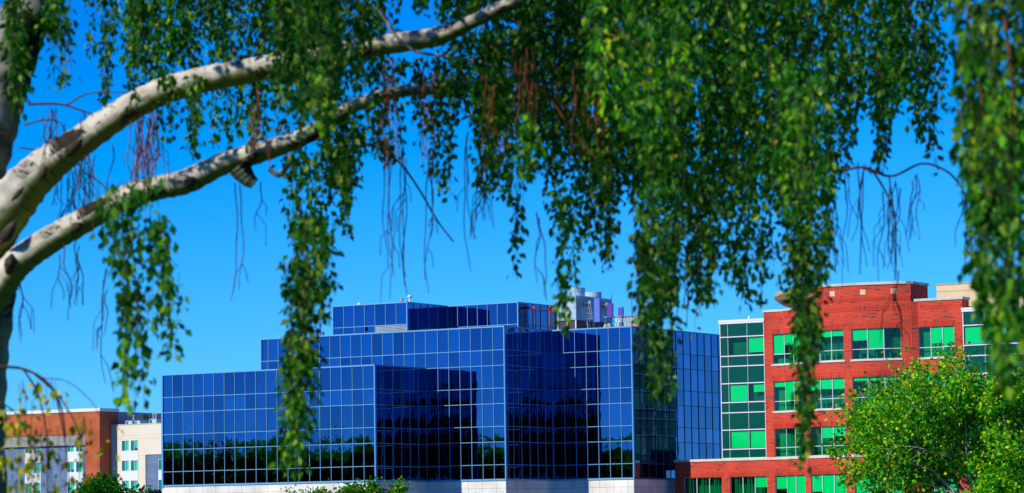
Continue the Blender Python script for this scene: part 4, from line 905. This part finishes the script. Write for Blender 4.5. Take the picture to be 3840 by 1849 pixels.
# nearer cluster under the lower limb
curtain_leaves([(258,405,450,700,16,13.6,15),(282,398,540,870,11,13.6,15),(300,388,740,965,7,13.6,14.6),(300,372,800,1060,4,13.6,14.4),(370,452,540,810,6,14,15.2),(402,452,680,915,3,14,15)], 'birchleaf', .050, 'foliage', .018)
curtain_leaves([(704,772,830,1180,8,14.6,15.6),(798,842,110,365,5,14.3,16),(284,345,840,1050,4,13.4,14),(1985,2055,240,570,6,14,15.5),(1500,1600,80,330,4,14,15.5),(1610,1720,90,340,4,14,15.5),(1660,1700,880,1010,3,15,16),(375,440,600,860,3,13.8,14.6)], 'sunlitleaf', .044, 'foliage', .022)
curtain_leaves([(2485,2570,660,1015,11,10.7,11.4),(2425,2520,60,560,9,10.8,11.5),(2500,2590,200,700,8,10.8,11.5)], 'sunlitleaf', .050, 'foliage', .026, 14)
# sparse yellowing twigs at the lower left
twig([(0,922),(50,926),(95,944),(130,975),(155,1030),(165,1100)], 15.5, 9); twig([(60,930),(95,990),(115,1080),(120,1200),(118,1260)], 15.6, 6); twig([(80,935),(150,1000),(195,1080),(215,1200)], 15.4, 5); twig([(0,1010),(40,1040),(70,1100)], 15.5, 5)
twig([(140,990),(165,1120),(175,1260)], 15.4, 5); twig([(100,950),(170,960),(230,1010),(262,1065)], 15.6, 3)
curtain_leaves([(95,165,960,1040,10,15.3,15.8),(15,80,1020,1250,11,15.3,15.8),(70,130,1080,1250,8,15.3,15.8),(120,215,1070,1250,11,15.3,15.8),(205,245,1050,1120,3,15.3,15.8),(25,60,960,1060,3,15.3,15.8),(260,300,1070,1150,2,15.3,15.8)], 'yellowleaf', .050, 'yellow_foliage', .034, 12)
# unseen crown leaves added above the frame, shaped to shade the strands
P, Dn = [], []
k = 0
while k < 1750:
    x, y = random.uniform(-300,2600), random.uniform(-1100,-90)
    if mn.noise(Vector((x*.0045, y*.0045, 7.3))) < (-.2 if x > 100 else .1): continue          # openings that let patches of sun through
    d = random.uniform(15.3,21.5); k += 1
    q = at(x, y, d); n = random.randint(8,18); o = rng.normal(size=(n,3))*.10; P.append(q+o); Dn.append(rng.normal(size=(n,3))*.5+np.array([0,0,-.8]))
P = np.concatenate(P); Dn = np.concatenate(Dn); V, F = leaves(P, Dn, .075*rng.uniform(.6,1.2,len(P)), .8, .35)
keep = rng.random(len(P)) < 1.0
np_mesh('shading_crown', V, F, M['birchleaf'], bt)

# ------------------------------------------------------------------ light, sky, camera
SUN_DIR = np.array([-.808,-.589,0]); SUN_DIR /= np.linalg.norm(SUN_DIR); EL = R(35.5)
sv = Vector((SUN_DIR[0]*math.cos(EL), SUN_DIR[1]*math.cos(EL), math.sin(EL)))
sl = bpy.data.lights.new('sun', 'SUN'); sl.energy = 4.6; sl.angle = R(.53); sl.color = (1,.93,.80)
so = bpy.data.objects.new('sun', sl); COL.objects.link(so); so.rotation_euler = sv.to_track_quat('Z','Y').to_euler(); so.location = (0,0,60)
wd = bpy.data.worlds.new('World'); sc.world = wd; wd.use_nodes = True
n, l = wd.node_tree.nodes, wd.node_tree.links; bg = n['Background']
sk = n.new('ShaderNodeTexSky'); sk.sky_type = 'NISHITA'; sk.sun_disc = False; sk.sun_elevation = EL
sk.sun_rotation = math.atan2(SUN_DIR[0], SUN_DIR[1]); sk.altitude = 1300; sk.air_density = 1.0; sk.dust_density = 0.0; sk.ozone_density = 10.0
gr = n.new('ShaderNodeVectorMath'); gr.operation = 'MULTIPLY_ADD'; gr.inputs[1].default_value = (.70,1.20,1.27); gr.inputs[2].default_value = (-.135/.12,-.16/.12,.04/.12)   # deep saturated blue grade
mx = n.new('ShaderNodeVectorMath'); mx.operation = 'MAXIMUM'; mx.inputs[1].default_value = (0,0,0)
l.new(sk.outputs[0], gr.inputs[0]); l.new(gr.outputs[0], mx.inputs[0]); l.new(mx.outputs[0], bg.inputs['Color']); bg.inputs['Strength'].default_value = .12
cd = bpy.data.cameras.new('camera'); co = bpy.data.objects.new('camera', cd); COL.objects.link(co); sc.camera = co
cd.sensor_width = 36; cd.lens = 36*FPX/3840; cd.clip_start = .5; cd.clip_end = 40000
cr, sr, cp, sp = math.cos(ROLL), math.sin(ROLL), math.cos(PITCH), math.sin(PITCH)
xh = np.array([1,0,0]); uh = np.array([0,-sp,cp]); fw = np.array([0,cp,sp])
rx, ux = cr*xh-sr*uh, sr*xh+cr*uh
co.matrix_world = Matrix(((rx[0],ux[0],-fw[0],0),(rx[1],ux[1],-fw[1],0),(rx[2],ux[2],-fw[2],1.6),(0,0,0,1)))
cd.dof.use_dof = True; cd.dof.focus_distance = 320; cd.dof.aperture_fstop = 6.8
sc.view_settings.view_transform = 'Standard'; sc.view_settings.look = 'None'; sc.view_settings.exposure = 0; sc.view_settings.gamma = 1
sc.render.engine = 'CYCLES'; sc.cycles.use_denoising = True; sc.cycles.max_bounces = 8; sc.cycles.transparent_max_bounces = 12; sc.cycles.caustics_reflective = False; sc.cycles.caustics_refractive = False
